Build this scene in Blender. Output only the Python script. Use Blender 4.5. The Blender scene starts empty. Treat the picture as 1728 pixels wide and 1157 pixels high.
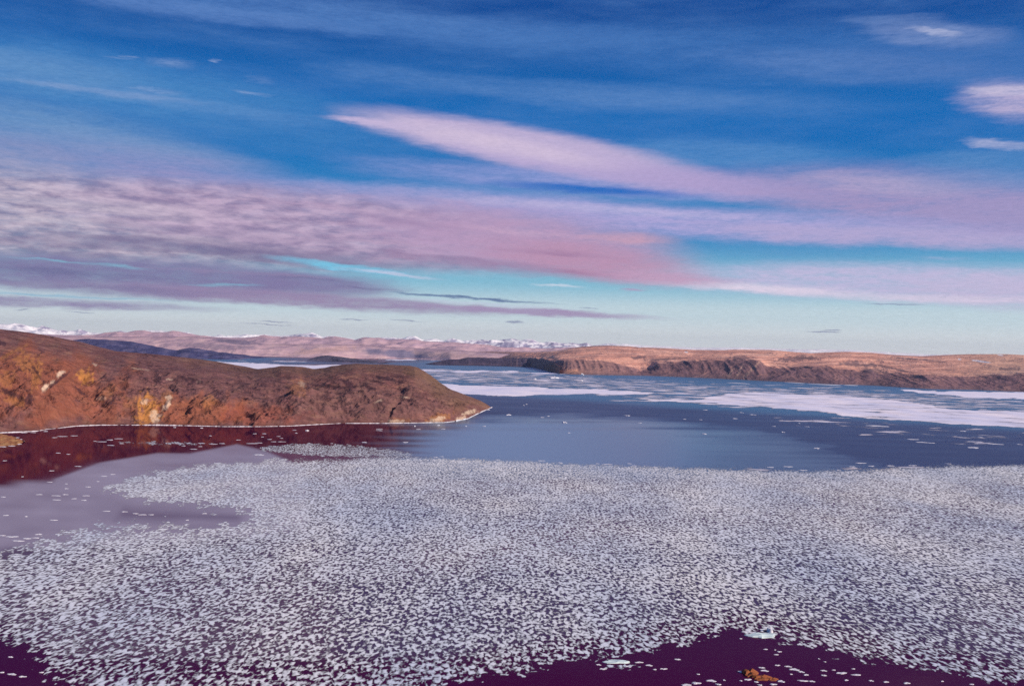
import bpy, math, random
import numpy as np
from mathutils import Matrix, Vector, Euler

random.seed(7)
RNG = np.random.RandomState(11)
R_ = math.radians
scene = bpy.context.scene
COL = scene.collection

# ---------------------------------------------------------------- camera
CAM_H = 200.0
F = 1680.0                      # focal length in reference pixels (1728 wide)
CX, CY = 864.0, 578.5
PITCH = math.atan(6.5 / F)
ROLL = R_(1.46)
Rm = Matrix.Rotation(R_(90) + PITCH, 3, 'X') @ Matrix.Rotation(ROLL, 3, 'Z')
cam = bpy.data.cameras.new('camera')
cam.sensor_width = 36.0
cam.lens = 36.0 * F / 1728.0
cam.clip_start = 1.0
cam.clip_end = 300000.0
camo = bpy.data.objects.new('camera', cam)
COL.objects.link(camo)
camo.matrix_world = Matrix.Translation((0, 0, CAM_H)) @ Rm.to_4x4()
scene.camera = camo
RN = np.array(Rm)

# ---------------------------------------------------------------- colour management
scene.view_settings.view_transform = 'Standard'
scene.view_settings.look = 'None'
scene.view_settings.exposure = 0.0
scene.view_settings.gamma = 1.0
scene.render.engine = 'CYCLES'
scene.cycles.use_denoising = False
scene.cycles.max_bounces = 6
scene.cycles.transparent_max_bounces = 12
scene.cycles.volume_bounces = 0
scene.cycles.sample_clamp_indirect = 4.0


def s2l(c):
    return tuple(((v / 255.0) / 12.92 if v <= 10.3 else ((v / 255.0 + 0.055) / 1.055) ** 2.4) for v in c)


# ---------------------------------------------------------------- pixel -> world helpers
def ray(px, py):
    px = np.asarray(px, float); py = np.asarray(py, float)
    v = np.stack([(px - CX) / F, (CY - py) / F, -np.ones_like(px * py)], -1)
    return v @ RN.T


def onwater(px, py, z=0.0):
    r = ray(px, py)
    t = (z - CAM_H) / r[..., 2]
    return r * t[..., None] + np.array([0, 0, CAM_H])


def atdepth(px, py, d):
    r = ray(px, py)
    t = np.asarray(d, float) / r[..., 1]
    return r * t[..., None] + np.array([0, 0, CAM_H])


def yhor(px):
    return 585.0 + (np.asarray(px, float) - CX) * math.tan(ROLL)


def atheight(px, d, h):
    y = yhor(px) + (CAM_H - np.asarray(h, float)) * F / np.asarray(d, float)
    for _ in range(3):
        p = atdepth(px, y, d)
        y = y + (p[..., 2] - h) * F / np.asarray(d, float)
    return atdepth(px, y, d)


def project(P):
    v = (P - np.array([0, 0, CAM_H])) @ RN
    return CX + F * v[..., 0] / -v[..., 2], CY - F * v[..., 1] / -v[..., 2]


# ---------------------------------------------------------------- world: sky and clouds
SUN_EL, SUN_AZ = R_(25), R_(124)          # azimuth clockwise from +Y
world = bpy.data.worlds.new('World'); scene.world = world
world.use_nodes = True
wt = world.node_tree; wn, wl = wt.nodes, wt.links
for n in list(wn): wn.remove(n)


def node(t, typ, **kw):
    n = t.nodes.new(typ)
    for k, v in kw.items():
        setattr(n, k, v)
    return n


def wmath(op, a, b=None, c=None, clamp=False, t=None):
    t = t or wt
    n = t.nodes.new('ShaderNodeMath'); n.operation = op; n.use_clamp = clamp
    for i, v in enumerate((a, b, c)):
        if v is None: continue
        if isinstance(v, (int, float)): n.inputs[i].default_value = v
        else: t.links.new(v, n.inputs[i])
    return n.outputs[0]


def mixc(t, fac, a, b, blend='MIX'):
    n = t.nodes.new('ShaderNodeMix'); n.data_type = 'RGBA'; n.blend_type = blend
    for idx, v in ((0, fac), (6, a), (7, b)):
        if isinstance(v, (int, float)): n.inputs[idx].default_value = v
        elif isinstance(v, tuple): n.inputs[idx].default_value = (v + (1,))[:4]
        else: t.links.new(v, n.inputs[idx])
    return n.outputs[2]


tc = node(wt, 'ShaderNodeTexCoord')
sep = node(wt, 'ShaderNodeSeparateXYZ'); wl.new(tc.outputs['Generated'], sep.inputs[0])
el = wmath('MULTIPLY', wmath('ARCSINE', sep.outputs[2]), 57.29578)
az = wmath('MULTIPLY', wmath('ARCTAN2', sep.outputs[0], sep.outputs[1]), 57.29578)
cmb = node(wt, 'ShaderNodeCombineXYZ'); wl.new(az, cmb.inputs[0]); wl.new(el, cmb.inputs[1])

# base gradient by elevation (linear values x10, background strength 0.1)
ramp = node(wt, 'ShaderNodeValToRGB'); ramp.color_ramp.interpolation = 'EASE'
stops = [(0.0, (232, 234, 238)), (0.9, (222, 232, 236)), (2.2, (198, 220, 229)), (4.0, (124, 188, 214)),
         (7.0, (14, 130, 194)), (12.5, (0, 104, 182)), (19.5, (2, 72, 150)), (45.0, (10, 62, 132)), (89.0, (16, 58, 120))]
fac = wmath('POWER', wmath('DIVIDE', wmath('MAXIMUM', el, 0.0), 90.0), 0.5)
wl.new(fac, ramp.inputs[0])
cr = ramp.color_ramp
while len(cr.elements) < len(stops): cr.elements.new(0.5)
for e, (a, c) in zip(cr.elements, stops):
    e.position = (a / 90.0) ** 0.5; e.color = s2l(c) + (1,)
skyt = node(wt, 'ShaderNodeTexSky', sky_type='NISHITA', sun_disc=False)
skyt.sun_elevation = SUN_EL; skyt.sun_rotation = SUN_AZ
skyt.altitude = 200; skyt.dust_density = 0.6; skyt.ozone_density = 2.0
sc10 = node(wt, 'ShaderNodeVectorMath', operation='SCALE'); wl.new(ramp.outputs[0], sc10.inputs[0]); sc10.inputs[3].default_value = 10.0
base = mixc(wt, 0.03, sc10.outputs[0], skyt.outputs[0])

# warped direction coordinates for the clouds
mp = node(wt, 'ShaderNodeMapping'); mp.inputs['Scale'].default_value = (0.10, 0.55, 1)
mp.inputs['Rotation'].default_value = (0, 0, R_(4))
wl.new(cmb.outputs[0], mp.inputs[0])
nz = node(wt, 'ShaderNodeTexNoise'); nz.inputs['Scale'].default_value = 1.0; nz.inputs['Detail'].default_value = 5; nz.inputs['Roughness'].default_value = 0.6
wl.new(mp.outputs[0], nz.inputs[0])
ctr = node(wt, 'ShaderNodeVectorMath', operation='SUBTRACT'); wl.new(nz.outputs['Color'], ctr.inputs[0]); ctr.inputs[1].default_value = (.5, .5, .5)
amp = node(wt, 'ShaderNodeVectorMath', operation='MULTIPLY'); wl.new(ctr.outputs[0], amp.inputs[0]); amp.inputs[1].default_value = (4.0, 0.85, 0)
mpf = node(wt, 'ShaderNodeMapping'); mpf.inputs['Scale'].default_value = (0.45, 2.6, 1); mpf.inputs['Rotation'].default_value = (0, 0, R_(3))
wl.new(cmb.outputs[0], mpf.inputs[0])
nzf = node(wt, 'ShaderNodeTexNoise'); nzf.inputs['Scale'].default_value = 1.0; nzf.inputs['Detail'].default_value = 6; nzf.inputs['Roughness'].default_value = 0.65
wl.new(mpf.outputs[0], nzf.inputs[0])
ctf = node(wt, 'ShaderNodeVectorMath', operation='SUBTRACT'); wl.new(nzf.outputs['Color'], ctf.inputs[0]); ctf.inputs[1].default_value = (.5, .5, .5)
amf = node(wt, 'ShaderNodeVectorMath', operation='MULTIPLY'); wl.new(ctf.outputs[0], amf.inputs[0]); amf.inputs[1].default_value = (1.8, 0.5, 0)
add1 = node(wt, 'ShaderNodeVectorMath', operation='ADD'); wl.new(cmb.outputs[0], add1.inputs[0]); wl.new(amp.outputs[0], add1.inputs[1])
add2 = node(wt, 'ShaderNodeVectorMath', operation='ADD'); wl.new(add1.outputs[0], add2.inputs[0]); wl.new(amf.outputs[0], add2.inputs[1])
addc = node(wt, 'ShaderNodeVectorMath', operation='ADD'); wl.new(cmb.outputs[0], addc.inputs[0]); wl.new(amf.outputs[0], addc.inputs[1])
# streaky density 0..1 and lumpy density
mpg = node(wt, 'ShaderNodeMapping'); mpg.inputs['Scale'].default_value = (2.2, 11.0, 1); mpg.inputs['Rotation'].default_value = (0, 0, R_(5)); wl.new(add1.outputs[0], mpg.inputs[0])
nzg = node(wt, 'ShaderNodeTexNoise'); nzg.inputs['Scale'].default_value = 1.0; nzg.inputs['Detail'].default_value = 5; nzg.inputs['Roughness'].default_value = 0.7
wl.new(mpg.outputs[0], nzg.inputs[0])
streak = wmath('MULTIPLY_ADD', nzf.outputs['Fac'], 3.0, -1.5)
streak = wmath('ADD', streak, wmath('MULTIPLY_ADD', nzg.outputs['Fac'], 1.6, -0.3), clamp=True)
lum = node(wt, 'ShaderNodeMapping'); lum.inputs['Scale'].default_value = (0.62, 2.3, 1); lum.inputs['Rotation'].default_value = (0, 0, R_(-8)); wl.new(cmb.outputs[0], lum.inputs[0])
nl = node(wt, 'ShaderNodeTexNoise'); nl.inputs['Scale'].default_value = 1.0; nl.inputs['Detail'].default_value = 6; nl.inputs['Roughness'].default_value = 0.58
wl.new(lum.outputs[0], nl.inputs[0])
lumpy = wmath('ADD', wmath('MULTIPLY_ADD', nl.outputs['Fac'], 3.8, -1.85), wmath('MULTIPLY', nzf.outputs['Fac'], .9), clamp=True)

WARP = {'w': add2.outputs[0], 'c': addc.outputs[0]}
cur = base


def cloud(px, py, hl, ht, ang, op, col, inner=0.35, warp='w', tex=0.5, tcol=None):
    """soft elongated cloud at the direction of photo point (px,py); sizes in photo pixels"""
    global cur
    if ht >= 6: ht *= 1.22; hl *= 1.06
    r = ray(px, py); r = r / np.linalg.norm(r)
    a0 = math.degrees(math.atan2(r[0], r[1])); e0 = math.degrees(math.asin(r[2]))
    k = math.degrees(1.0 / F)
    m = node(wt, 'ShaderNodeMapping', vector_type='TEXTURE')
    m.inputs['Location'].default_value = (a0, e0, 0)
    m.inputs['Rotation'].default_value = (0, 0, -R_(ang) + ROLL)
    m.inputs['Scale'].default_value = (hl * k, ht * k, 1)
    sq = node(wt, 'ShaderNodeVectorMath', operation='MULTIPLY_ADD')   # keeps the layers in order, one after another
    wl.new(cur, sq.inputs[0]); sq.inputs[1].default_value = (1e-9, 1e-9, 0); wl.new(WARP[warp], sq.inputs[2])
    wl.new(sq.outputs[0], m.inputs[0])
    ln = node(wt, 'ShaderNodeVectorMath', operation='LENGTH'); wl.new(m.outputs[0], ln.inputs[0])
    mr = node(wt, 'ShaderNodeMapRange', interpolation_type='SMOOTHSTEP')
    wl.new(ln.outputs['Value'], mr.inputs[0])
    mr.inputs[1].default_value = 1.0; mr.inputs[2].default_value = inner
    mr.inputs[3].default_value = 0.0; mr.inputs[4].default_value = op
    f = mr.outputs[0]
    if tex > 0:
        f = wmath('MULTIPLY_ADD', wmath('MULTIPLY', f, streak), tex, wmath('MULTIPLY', f, 1.0 - tex * 0.6), clamp=True)
    c = tuple(10 * v for v in s2l(col))
    if tcol is not None:
        c2 = tuple(10 * v for v in s2l(tcol))
        c = mixc(wt, wmath('MULTIPLY_ADD', ln.outputs['Value'], 1e-9, lumpy), c, c2)
    cur = mixc(wt, f, cur, c)


vf = wmath('MULTIPLY_ADD', nz.outputs['Fac'], 2.4, -.95, clamp=True)
vf = wmath('MULTIPLY', vf, wmath('MULTIPLY_ADD', nzf.outputs['Fac'], 1.2, -.1, clamp=True))
velv = node(wt, 'ShaderNodeMapRange', interpolation_type='SMOOTHSTEP'); wl.new(el, velv.inputs[0]); velv.inputs[1].default_value = 3.0; velv.inputs[2].default_value = 7.0
cur = mixc(wt, wmath('MULTIPLY', wmath('MULTIPLY', vf, velv.outputs[0]), .8), cur, tuple(10 * v for v in s2l((96, 140, 200))))
# high veils
V = (66, 122, 188)
cloud(560, 30, 700, 30, 3, .55, (88, 132, 196))
cloud(300, 15, 350, 16, 3, .4, (100, 138, 200))
cloud(150, 60, 350, 14, 4, .0, V)
cloud(1180, 85, 700, 42, 4, .45, (66, 118, 186))
cloud(1450, 115, 300, 26, 8, .45, (96, 132, 192))
cloud(130, 130, 420, 55, 3, .55, (74, 136, 196))
cloud(60, 120, 200, 34, 2, .5, (110, 152, 200))
cloud(180, 245, 300, 20, 5, .4, (130, 160, 204))
cloud(60, 205, 240, 14, 7, .4, (126, 160, 204))
cloud(300, 175, 300, 12, 4, .35, (110, 150, 204))
cloud(950, 155, 520, 20, 4, .4, (96, 138, 196))
cloud(1150, 178, 420, 18, 4, .3, (92, 136, 196))
cloud(420, 195, 420, 50, 4, .30, (80, 140, 196))
cloud(180, 158, 180, 6, 2, .3, (150, 168, 208), tex=.6)
cloud(100, 215, 320, 40, 8, .5, (110, 150, 196))
cloud(1220, 262, 250, 26, 4, .5, (96, 146, 202))
cloud(1580, 58, 130, 20, 10, .55, (128, 150, 200))
cloud(1575, 55, 45, 6, 16, .5, (190, 195, 225))
cloud(1500, 35, 90, 8, 4, .35, (110, 140, 195))
cloud(1650, 100, 260, 30, 8, .25, (80, 115, 180))
cloud(1690, 242, 70, 8, 8, .6, (180, 184, 218))
cloud(1690, 265, 200, 16, 2, .35, (110, 150, 200))
# little wisps
for (x, y, l, t, o) in ((220, 97, 12, 3, .8), (190, 95, 24, 3, .4), (365, 103, 8, 2.5, .8), (280, 104, 34, 9, .55), (420, 159, 26, 4, .7),
                        (440, 135, 22, 8, .35), (265, 156, 36, 6, .7), (1585, 436, 32, 4, .8)):
    cloud(x, y, l * 1.5, t, 3, o * .55, (160, 178, 216), warp='w' if l > 20 else 'c', inner=0.0, tex=.9)
# the right-hand disc
cloud(1715, 170, 105, 32, 10, .95, (178, 170, 208), inner=.2, warp='c', tex=.6)
cloud(1695, 152, 70, 8, 4, .45, (212, 204, 226), warp='c', tex=.5)
# upper left blush
cloud(180, 290, 330, 62, 2, .7, (146, 150, 196), inner=.1)
cloud(-60, 265, 260, 60, 6, .6, (150, 156, 192), inner=.1)
cloud(330, 300, 200, 40, 2, .35, (160, 150, 200), inner=.1)
# veil under the long lens
cloud(950, 306, 420, 26, 4, .60, (150, 158, 214))
cloud(760, 335, 420, 22, 4, .65, (142, 160, 214))
cloud(1100, 315, 350, 18, 5, .45, (150, 158, 214))
# the long lens cloud
cloud(885, 248, 340, 33, 9.5, 1.0, (190, 176, 212), inner=.5, warp='c', tex=.12)
cloud(1010, 283, 300, 26, 9.5, .9, (180, 166, 210), inner=.3, warp='c', tex=.2)
cloud(860, 247, 300, 19, 10.5, .75, (214, 196, 220), inner=.1, warp='c', tex=.3)
cloud(625, 207, 90, 8, 5, .9, (200, 184, 218), inner=.2, warp='c', tex=.2)
cloud(1230, 313, 290, 26, 8, .9, (176, 160, 206), inner=.2, warp='c', tex=.3)
# deep blue slit
cloud(1000, 320, 215, 9, 4, .9, (16, 104, 192), warp='c', inner=.2, tex=.3)
# right broad band
cloud(1560, 338, 360, 54, 7, .92, (160, 148, 194), inner=.3)
cloud(1720, 370, 220, 44, 5, .9, (160, 150, 196), inner=.3)
cloud(1480, 310, 170, 20, 9, .5, (188, 172, 206), inner=.2, warp='c')
cloud(1690, 300, 260, 26, 2, .4, (120, 150, 200), inner=.1)
# lilac band crossing the middle
cloud(1130, 372, 620, 30, 4.2, .9, (172, 166, 216), inner=.35)
cloud(1500, 398, 380, 20, 4.5, .85, (178, 168, 210), inner=.3)
cloud(700, 350, 420, 36, 4, .7, (166, 154, 200), inner=.2)
cloud(1000, 352, 420, 10, 4, .4, (196, 190, 226), inner=.1)
# pink mass at left, tapering right
cloud(120, 372, 560, 74, 3, .95, (136, 128, 160), inner=.45, tex=.3, tcol=(208, 194, 210))
cloud(560, 385, 520, 62, 5, .95, (150, 132, 168), inner=.45, tex=.25, tcol=(196, 172, 200))
cloud(880, 410, 330, 50, 6, .9, (184, 154, 190), inner=.4, tex=.3)
cloud(1000, 442, 240, 34, 8, .9, (188, 146, 178), inner=.35, tex=.3)
cloud(1060, 404, 100, 12, 3, .85, (200, 160, 186), inner=.2)
# brighter and darker ribs through the bank
for (x, y, l, t, a, o, c) in ((90, 372, 130, 9, -3, .55, (214, 202, 216)), (250, 350, 150, 10, 5, .5, (206, 192, 210)), (330, 402, 120, 7, 4, .5, (206, 190, 206)), (430, 365, 140, 8, 8, .4, (200, 180, 204)),
                              (60, 340, 160, 6, 2, .5, (160, 150, 178)), (200, 398, 150, 6, 0, .5, (120, 112, 150)), (560, 348, 170, 8, 6, .45, (190, 164, 196)), (690, 372, 150, 9, 8, .4, (148, 126, 166)),
                              (800, 352, 120, 8, 10, .45, (182, 156, 194)), (650, 408, 160, 7, 4, .4, (186, 158, 188)), (880, 392, 140, 6, 6, .5, (208, 172, 200)), (940, 425, 150, 6, 5, .5, (150, 116, 156)),
                              (1000, 462, 150, 6, 4, .5, (156, 112, 150)), (740, 432, 180, 6, 5, .5, (140, 120, 158)), (480, 440, 200, 6, 4, .5, (112, 108, 148))):
    cloud(x, y, l, t, a, o, c, inner=.0, tex=.9)
# grey underside
cloud(420, 425, 420, 20, 4, .75, (122, 112, 150), inner=.1, tex=.5)
cloud(820, 448, 260, 14, 6, .55, (152, 122, 160), inner=.1, tex=.5)
cloud(40, 402, 260, 12, 2, .5, (132, 124, 158), inner=.1, tex=.8)
cloud(300, 385, 300, 9, 3, .4, (140, 128, 162), inner=.1, tex=.8)
cloud(160, 352, 220, 9, 4, .45, (212, 200, 214), inner=.1, tex=.8)
# white band at right
cloud(1480, 474, 430, 32, 2.4, .95, (192, 188, 222), inner=.3, warp='c')
cloud(1740, 490, 240, 32, 2, .9, (196, 188, 220), inner=.35, warp='c')
cloud(1300, 488, 250, 10, 4.5, .9, (226, 214, 234), inner=.1, warp='c')
cloud(1600, 504, 240, 8, 2.4, .7, (222, 210, 232), inner=.1, warp='c')
cloud(1120, 470, 160, 12, 3, .8, (196, 158, 190), inner=.2, warp='c')
cloud(945, 482, 55, 4, 4, .9, (208, 220, 236), inner=.1, warp='c')
cloud(1070, 489, 30, 4, 1, .8, (176, 160, 196), inner=.1, warp='c')
# lower left bank
cloud(200, 466, 460, 34, 2.0, .95, (126, 122, 164), inner=.5, tex=.3)
cloud(520, 478, 180, 24, 3, .8, (130, 120, 164), inner=.3, tex=.3)
cloud(60, 510, 330, 9, 1.5, .85, (150, 142, 178), inner=.3, warp='c')
cloud(500, 505, 430, 14, 3.2, .9, (152, 134, 172), inner=.4, warp='c', tex=.3)
cloud(900, 526, 250, 7, 3, .9, (164, 142, 182), inner=.3, warp='c', tex=.2)
cloud(790, 503, 185, 3.5, 4, .9, (84, 112, 156), inner=.3, warp='c', tex=.2)
cloud(820, 513, 200, 3, 3.5, .6, (196, 206, 228), inner=.2, warp='c', tex=.2)
# cyan gaps in the bank
CY_ = (128, 188, 214)
for (x, y, l, t, a, o, c) in ((120, 462, 200, 7, 2, .6, (104, 106, 150)), (330, 456, 150, 5, 3, .6, (146, 134, 172)), (60, 482, 180, 6, 1, .6, (146, 138, 172)), (260, 492, 220, 6, 2, .6, (112, 110, 154)),
                              (520, 470, 120, 5, 4, .6, (108, 108, 150)), (450, 462, 160, 5, 3, .5, (150, 132, 170)), (400, 500, 200, 5, 3, .5, (160, 140, 176)), (620, 486, 100, 4, 3, .6, (112, 110, 152)),
                              (160, 428, 200, 6, 1, .55, (112, 108, 148)), (360, 418, 180, 6, 4, .55, (110, 104, 146))):
    cloud(x, y, l, t, a, o, c, inner=.0, tex=.9)
cloud(100, 439, 110, 3.5, 2.5, .7, CY_, inner=.0, tex=1.0)
cloud(215, 448, 60, 5, 6, .7, CY_, inner=.0, tex=1.0)
cloud(575, 450, 140, 7, 7, .95, (120, 196, 228), inner=.3, warp='c', tex=.4)
cloud(660, 462, 110, 4, 6, .8, (200, 206, 232), inner=.2, warp='c', tex=.4)
cloud(380, 482, 75, 3.5, -1, .7, CY_, inner=.0, tex=.9)
cloud(120, 500, 200, 3.5, 1.5, .85, (150, 190, 214), inner=.2, warp='c', tex=.4)
for (x, y, l, t) in ((870, 544, 22, 2), (1390, 560, 36, 2.5), (1405, 557, 22, 1.5), (685, 541, 36, 1.6), (600, 538, 30, 1.4), (460, 543, 40, 1.5),
                     (130, 526, 26, 1.8), (40, 522, 14, 1.6), (990, 520, 24, 1.5), (450, 548, 60, 1.3), (1510, 512, 60, 2)):
    cloud(x, y, l, t, 2.5, .75, (128, 138, 172), warp='c', inner=.2, tex=.2)

bg = node(wt, 'ShaderNodeBackground'); bg.inputs[1].default_value = 0.1
grain = node(wt, 'ShaderNodeVectorMath', operation='SCALE'); wl.new(cur, grain.inputs[0]); wl.new(wmath('MULTIPLY_ADD', nzg.outputs['Fac'], .30, .85), grain.inputs[3])
wl.new(grain.outputs[0], bg.inputs[0])
wo = node(wt, 'ShaderNodeOutputWorld'); wl.new(bg.outputs[0], wo.inputs[0])
world.cycles.sampling_method = 'MANUAL'; world.cycles.sample_map_resolution = 512

# ---------------------------------------------------------------- sun
sl = bpy.data.lights.new('sun', 'SUN'); sl.energy = 5.0; sl.angle = R_(0.5); sl.color = (1.0, 0.88, 0.76)
so = bpy.data.objects.new('sun', sl); COL.objects.link(so)
dirv = Vector((math.sin(SUN_AZ) * math.cos(SUN_EL), math.cos(SUN_AZ) * math.cos(SUN_EL), math.sin(SUN_EL)))
so.rotation_euler = dirv.to_track_quat('Z', 'Y').to_euler()


# ---------------------------------------------------------------- numpy noise
def _h(ix, iy, s):
    n = (ix.astype(np.int64) * 374761393 + iy.astype(np.int64) * 668265263 + s * 974634777) & 0xffffffff
    n = ((n ^ (n >> 13)) * 1274126177) & 0xffffffff
    n = n ^ (n >> 16)
    return (n & 0xffff) / 65535.0 * 2 * math.pi


def gn(x, y, s=0):
    ix, iy = np.floor(x), np.floor(y); fx, fy = x - ix, y - iy
    u, v = fx ** 3 * (fx * (fx * 6 - 15) + 10), fy ** 3 * (fy * (fy * 6 - 15) + 10)

    def g(a, b):
        t = _h(ix + a, iy + b, s)
        return np.cos(t) * (fx - a) + np.sin(t) * (fy - b)
    return 1.5 * ((g(0, 0) * (1 - u) + g(1, 0) * u) * (1 - v) + (g(0, 1) * (1 - u) + g(1, 1) * u) * v)


def fbm(x, y, o=4, s=0, gain=.5):
    a, f, r = 1.0, 1.0, 0
    for k in range(o):
        r = r + a * gn(x * f, y * f, s + k * 17); a *= gain; f *= 2.03
    return r


def ridged(x, y, o=4, s=0, gain=.5):
    a, f, r = 1.0, 1.0, 0
    for k in range(o):
        r = r + a * (1 - 2 * np.abs(gn(x * f, y * f, s + k * 17))); a *= gain; f *= 2.03
    return r


def sstep(a, b, x):
    t = np.clip((x - a) / (b - a), 0, 1)
    return t * t * (3 - 2 * t)


# ---------------------------------------------------------------- object helpers
def tag(o, label=None, cat=None, group=None, kind=None):
    if label: o['label'] = label
    if cat: o['category'] = cat
    if group: o['group'] = group
    if kind: o['kind'] = kind
    return o


def grid_mesh(name, P, mat, cols=None, attrs=None, keep=None, smooth=True):
    nr, nc = P.shape[:2]
    idx = np.arange(nr * nc).reshape(nr, nc)
    q = np.stack([idx[:-1, :-1], idx[:-1, 1:], idx[1:, 1:], idx[1:, :-1]], -1).reshape(-1, 4)
    V_ = P.reshape(-1, 3)
    nz_ = np.cross(P[1:, :-1] - P[:-1, :-1], P[:-1, 1:] - P[:-1, :-1])[..., 2].sum()
    if nz_ > 0: q = q[:, ::-1]      # faces look up
    used = None
    if keep is not None:
        k = keep.reshape(nr, nc)
        fk = (k[:-1, :-1] | k[:-1, 1:] | k[1:, 1:] | k[1:, :-1]).reshape(-1)
        q = q[fk]
        used = np.unique(q)
        mp_ = -np.ones(nr * nc, int); mp_[used] = np.arange(len(used))
        q = mp_[q]; V_ = V_[used]
    me = bpy.data.meshes.new(name)
    me.vertices.add(len(V_)); me.vertices.foreach_set('co', V_.astype(np.float32).ravel())
    me.loops.add(q.size); me.loops.foreach_set('vertex_index', q.astype(np.int32).ravel())
    me.polygons.add(len(q)); me.polygons.foreach_set('loop_start', (np.arange(len(q)) * 4).astype(np.int32))
    me.update(calc_edges=True)
    if smooth: me.polygons.foreach_set('use_smooth', np.ones(len(q), bool))
    if cols is not None:
        c = cols.reshape(-1, 3)
        if used is not None: c = c[used]
        a = me.color_attributes.new('tint', 'FLOAT_COLOR', 'POINT')
        a.data.foreach_set('color', np.concatenate([c, np.ones((len(c), 1))], 1).astype(np.float32).ravel())
    for k, v in (attrs or {}).items():
        v = v.reshape(-1)
        if used is not None: v = v[used]
        a = me.attributes.new(k, 'FLOAT', 'POINT'); a.data.foreach_set('value', v.astype(np.float32))
    me.materials.append(mat)
    o = bpy.data.objects.new(name, me); COL.objects.link(o)
    return o


def L(pts, x):
    a = np.array(pts, float)
    return np.interp(x, a[:, 0], a[:, 1])


def smooth_rows(rows, subs):
    """Catmull-Rom through a list of row arrays"""
    out, par = [], []
    n = len(rows)
    for i in range(n - 1):
        p0 = rows[max(i - 1, 0)]; p1 = rows[i]; p2 = rows[i + 1]; p3 = rows[min(i + 2, n - 1)]
        m1, m2 = (p2 - p0) * .35, (p3 - p1) * .35
        for k in range(subs[i]):
            t = k / subs[i]
            h = (2 * t ** 3 - 3 * t ** 2 + 1) * p1 + (t ** 3 - 2 * t ** 2 + t) * m1 + (-2 * t ** 3 + 3 * t ** 2) * p2 + (t ** 3 - t ** 2) * m2
            out.append(h); par.append(i + t)
    out.append(rows[-1]); par.append(n - 1)
    return np.stack(out), np.array(par)


# ---------------------------------------------------------------- materials
def new_mat(name):
    m = bpy.data.materials.new(name); m.use_nodes = True
    t = m.node_tree
    for n in list(t.nodes): t.nodes.remove(n)
    out = node(t, 'ShaderNodeOutputMaterial')
    return m, t, out


def noise_n(t, vec, scale, detail=4, rough=.5, dist=0.0):
    n = node(t, 'ShaderNodeTexNoise'); n.inputs['Scale'].default_value = scale; n.inputs['Detail'].default_value = detail
    n.inputs['Roughness'].default_value = rough; n.inputs['Distortion'].default_value = dist
    t.links.new(vec, n.inputs['Vector']); return n


def rock_mat(name, s1, s2, bump, var=.5):
    """tinted by the mesh's vertex colours, minerals and painted shade, with grain and cracks"""
    m, t, out = new_mat(name)
    b = node(t, 'ShaderNodeBsdfPrincipled'); b.inputs['Roughness'].default_value = .92; b.inputs['Specular IOR Level'].default_value = .15
    at = node(t, 'ShaderNodeAttribute', attribute_name='tint')
    g = node(t, 'ShaderNodeNewGeometry')
    n1 = noise_n(t, g.outputs['Position'], s1, 6, .62, .6)
    n2 = noise_n(t, g.outputs['Position'], s2, 5, .6)
    f = wmath('MULTIPLY_ADD', n1.outputs[0], 2 * var, 1 - var, t=t)
    f2 = wmath('MULTIPLY_ADD', n2.outputs[0], var, 1 - var * .5, t=t)
    f = wmath('MULTIPLY', f, f2, t=t)
    sc = node(t, 'ShaderNodeVectorMath', operation='SCALE'); t.links.new(at.outputs['Color'], sc.inputs[0]); t.links.new(f, sc.inputs[3])
    t.links.new(sc.outputs[0], b.inputs['Base Color'])
    bm = node(t, 'ShaderNodeBump'); bm.inputs['Strength'].default_value = 1.0; bm.inputs['Distance'].default_value = bump
    h = wmath('ADD', wmath('MULTIPLY', n1.outputs[0], 1.0, t=t), wmath('MULTIPLY', n2.outputs[0], .35, t=t), t=t)
    t.links.new(h, bm.inputs['Height']); t.links.new(bm.outputs[0], b.inputs['Normal'])
    t.links.new(b.outputs[0], out.inputs[0])
    return m


M_head = rock_mat('headland_rock', 1 / 30.0, 1 / 8.0, 8.0, .5)
M_far = rock_mat('far_rock', 1 / 260.0, 1 / 60.0, 40.0, .35)
M_dist = rock_mat('distant_rock', 1 / 900.0, 1 / 200.0, 60.0, .2)


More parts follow.
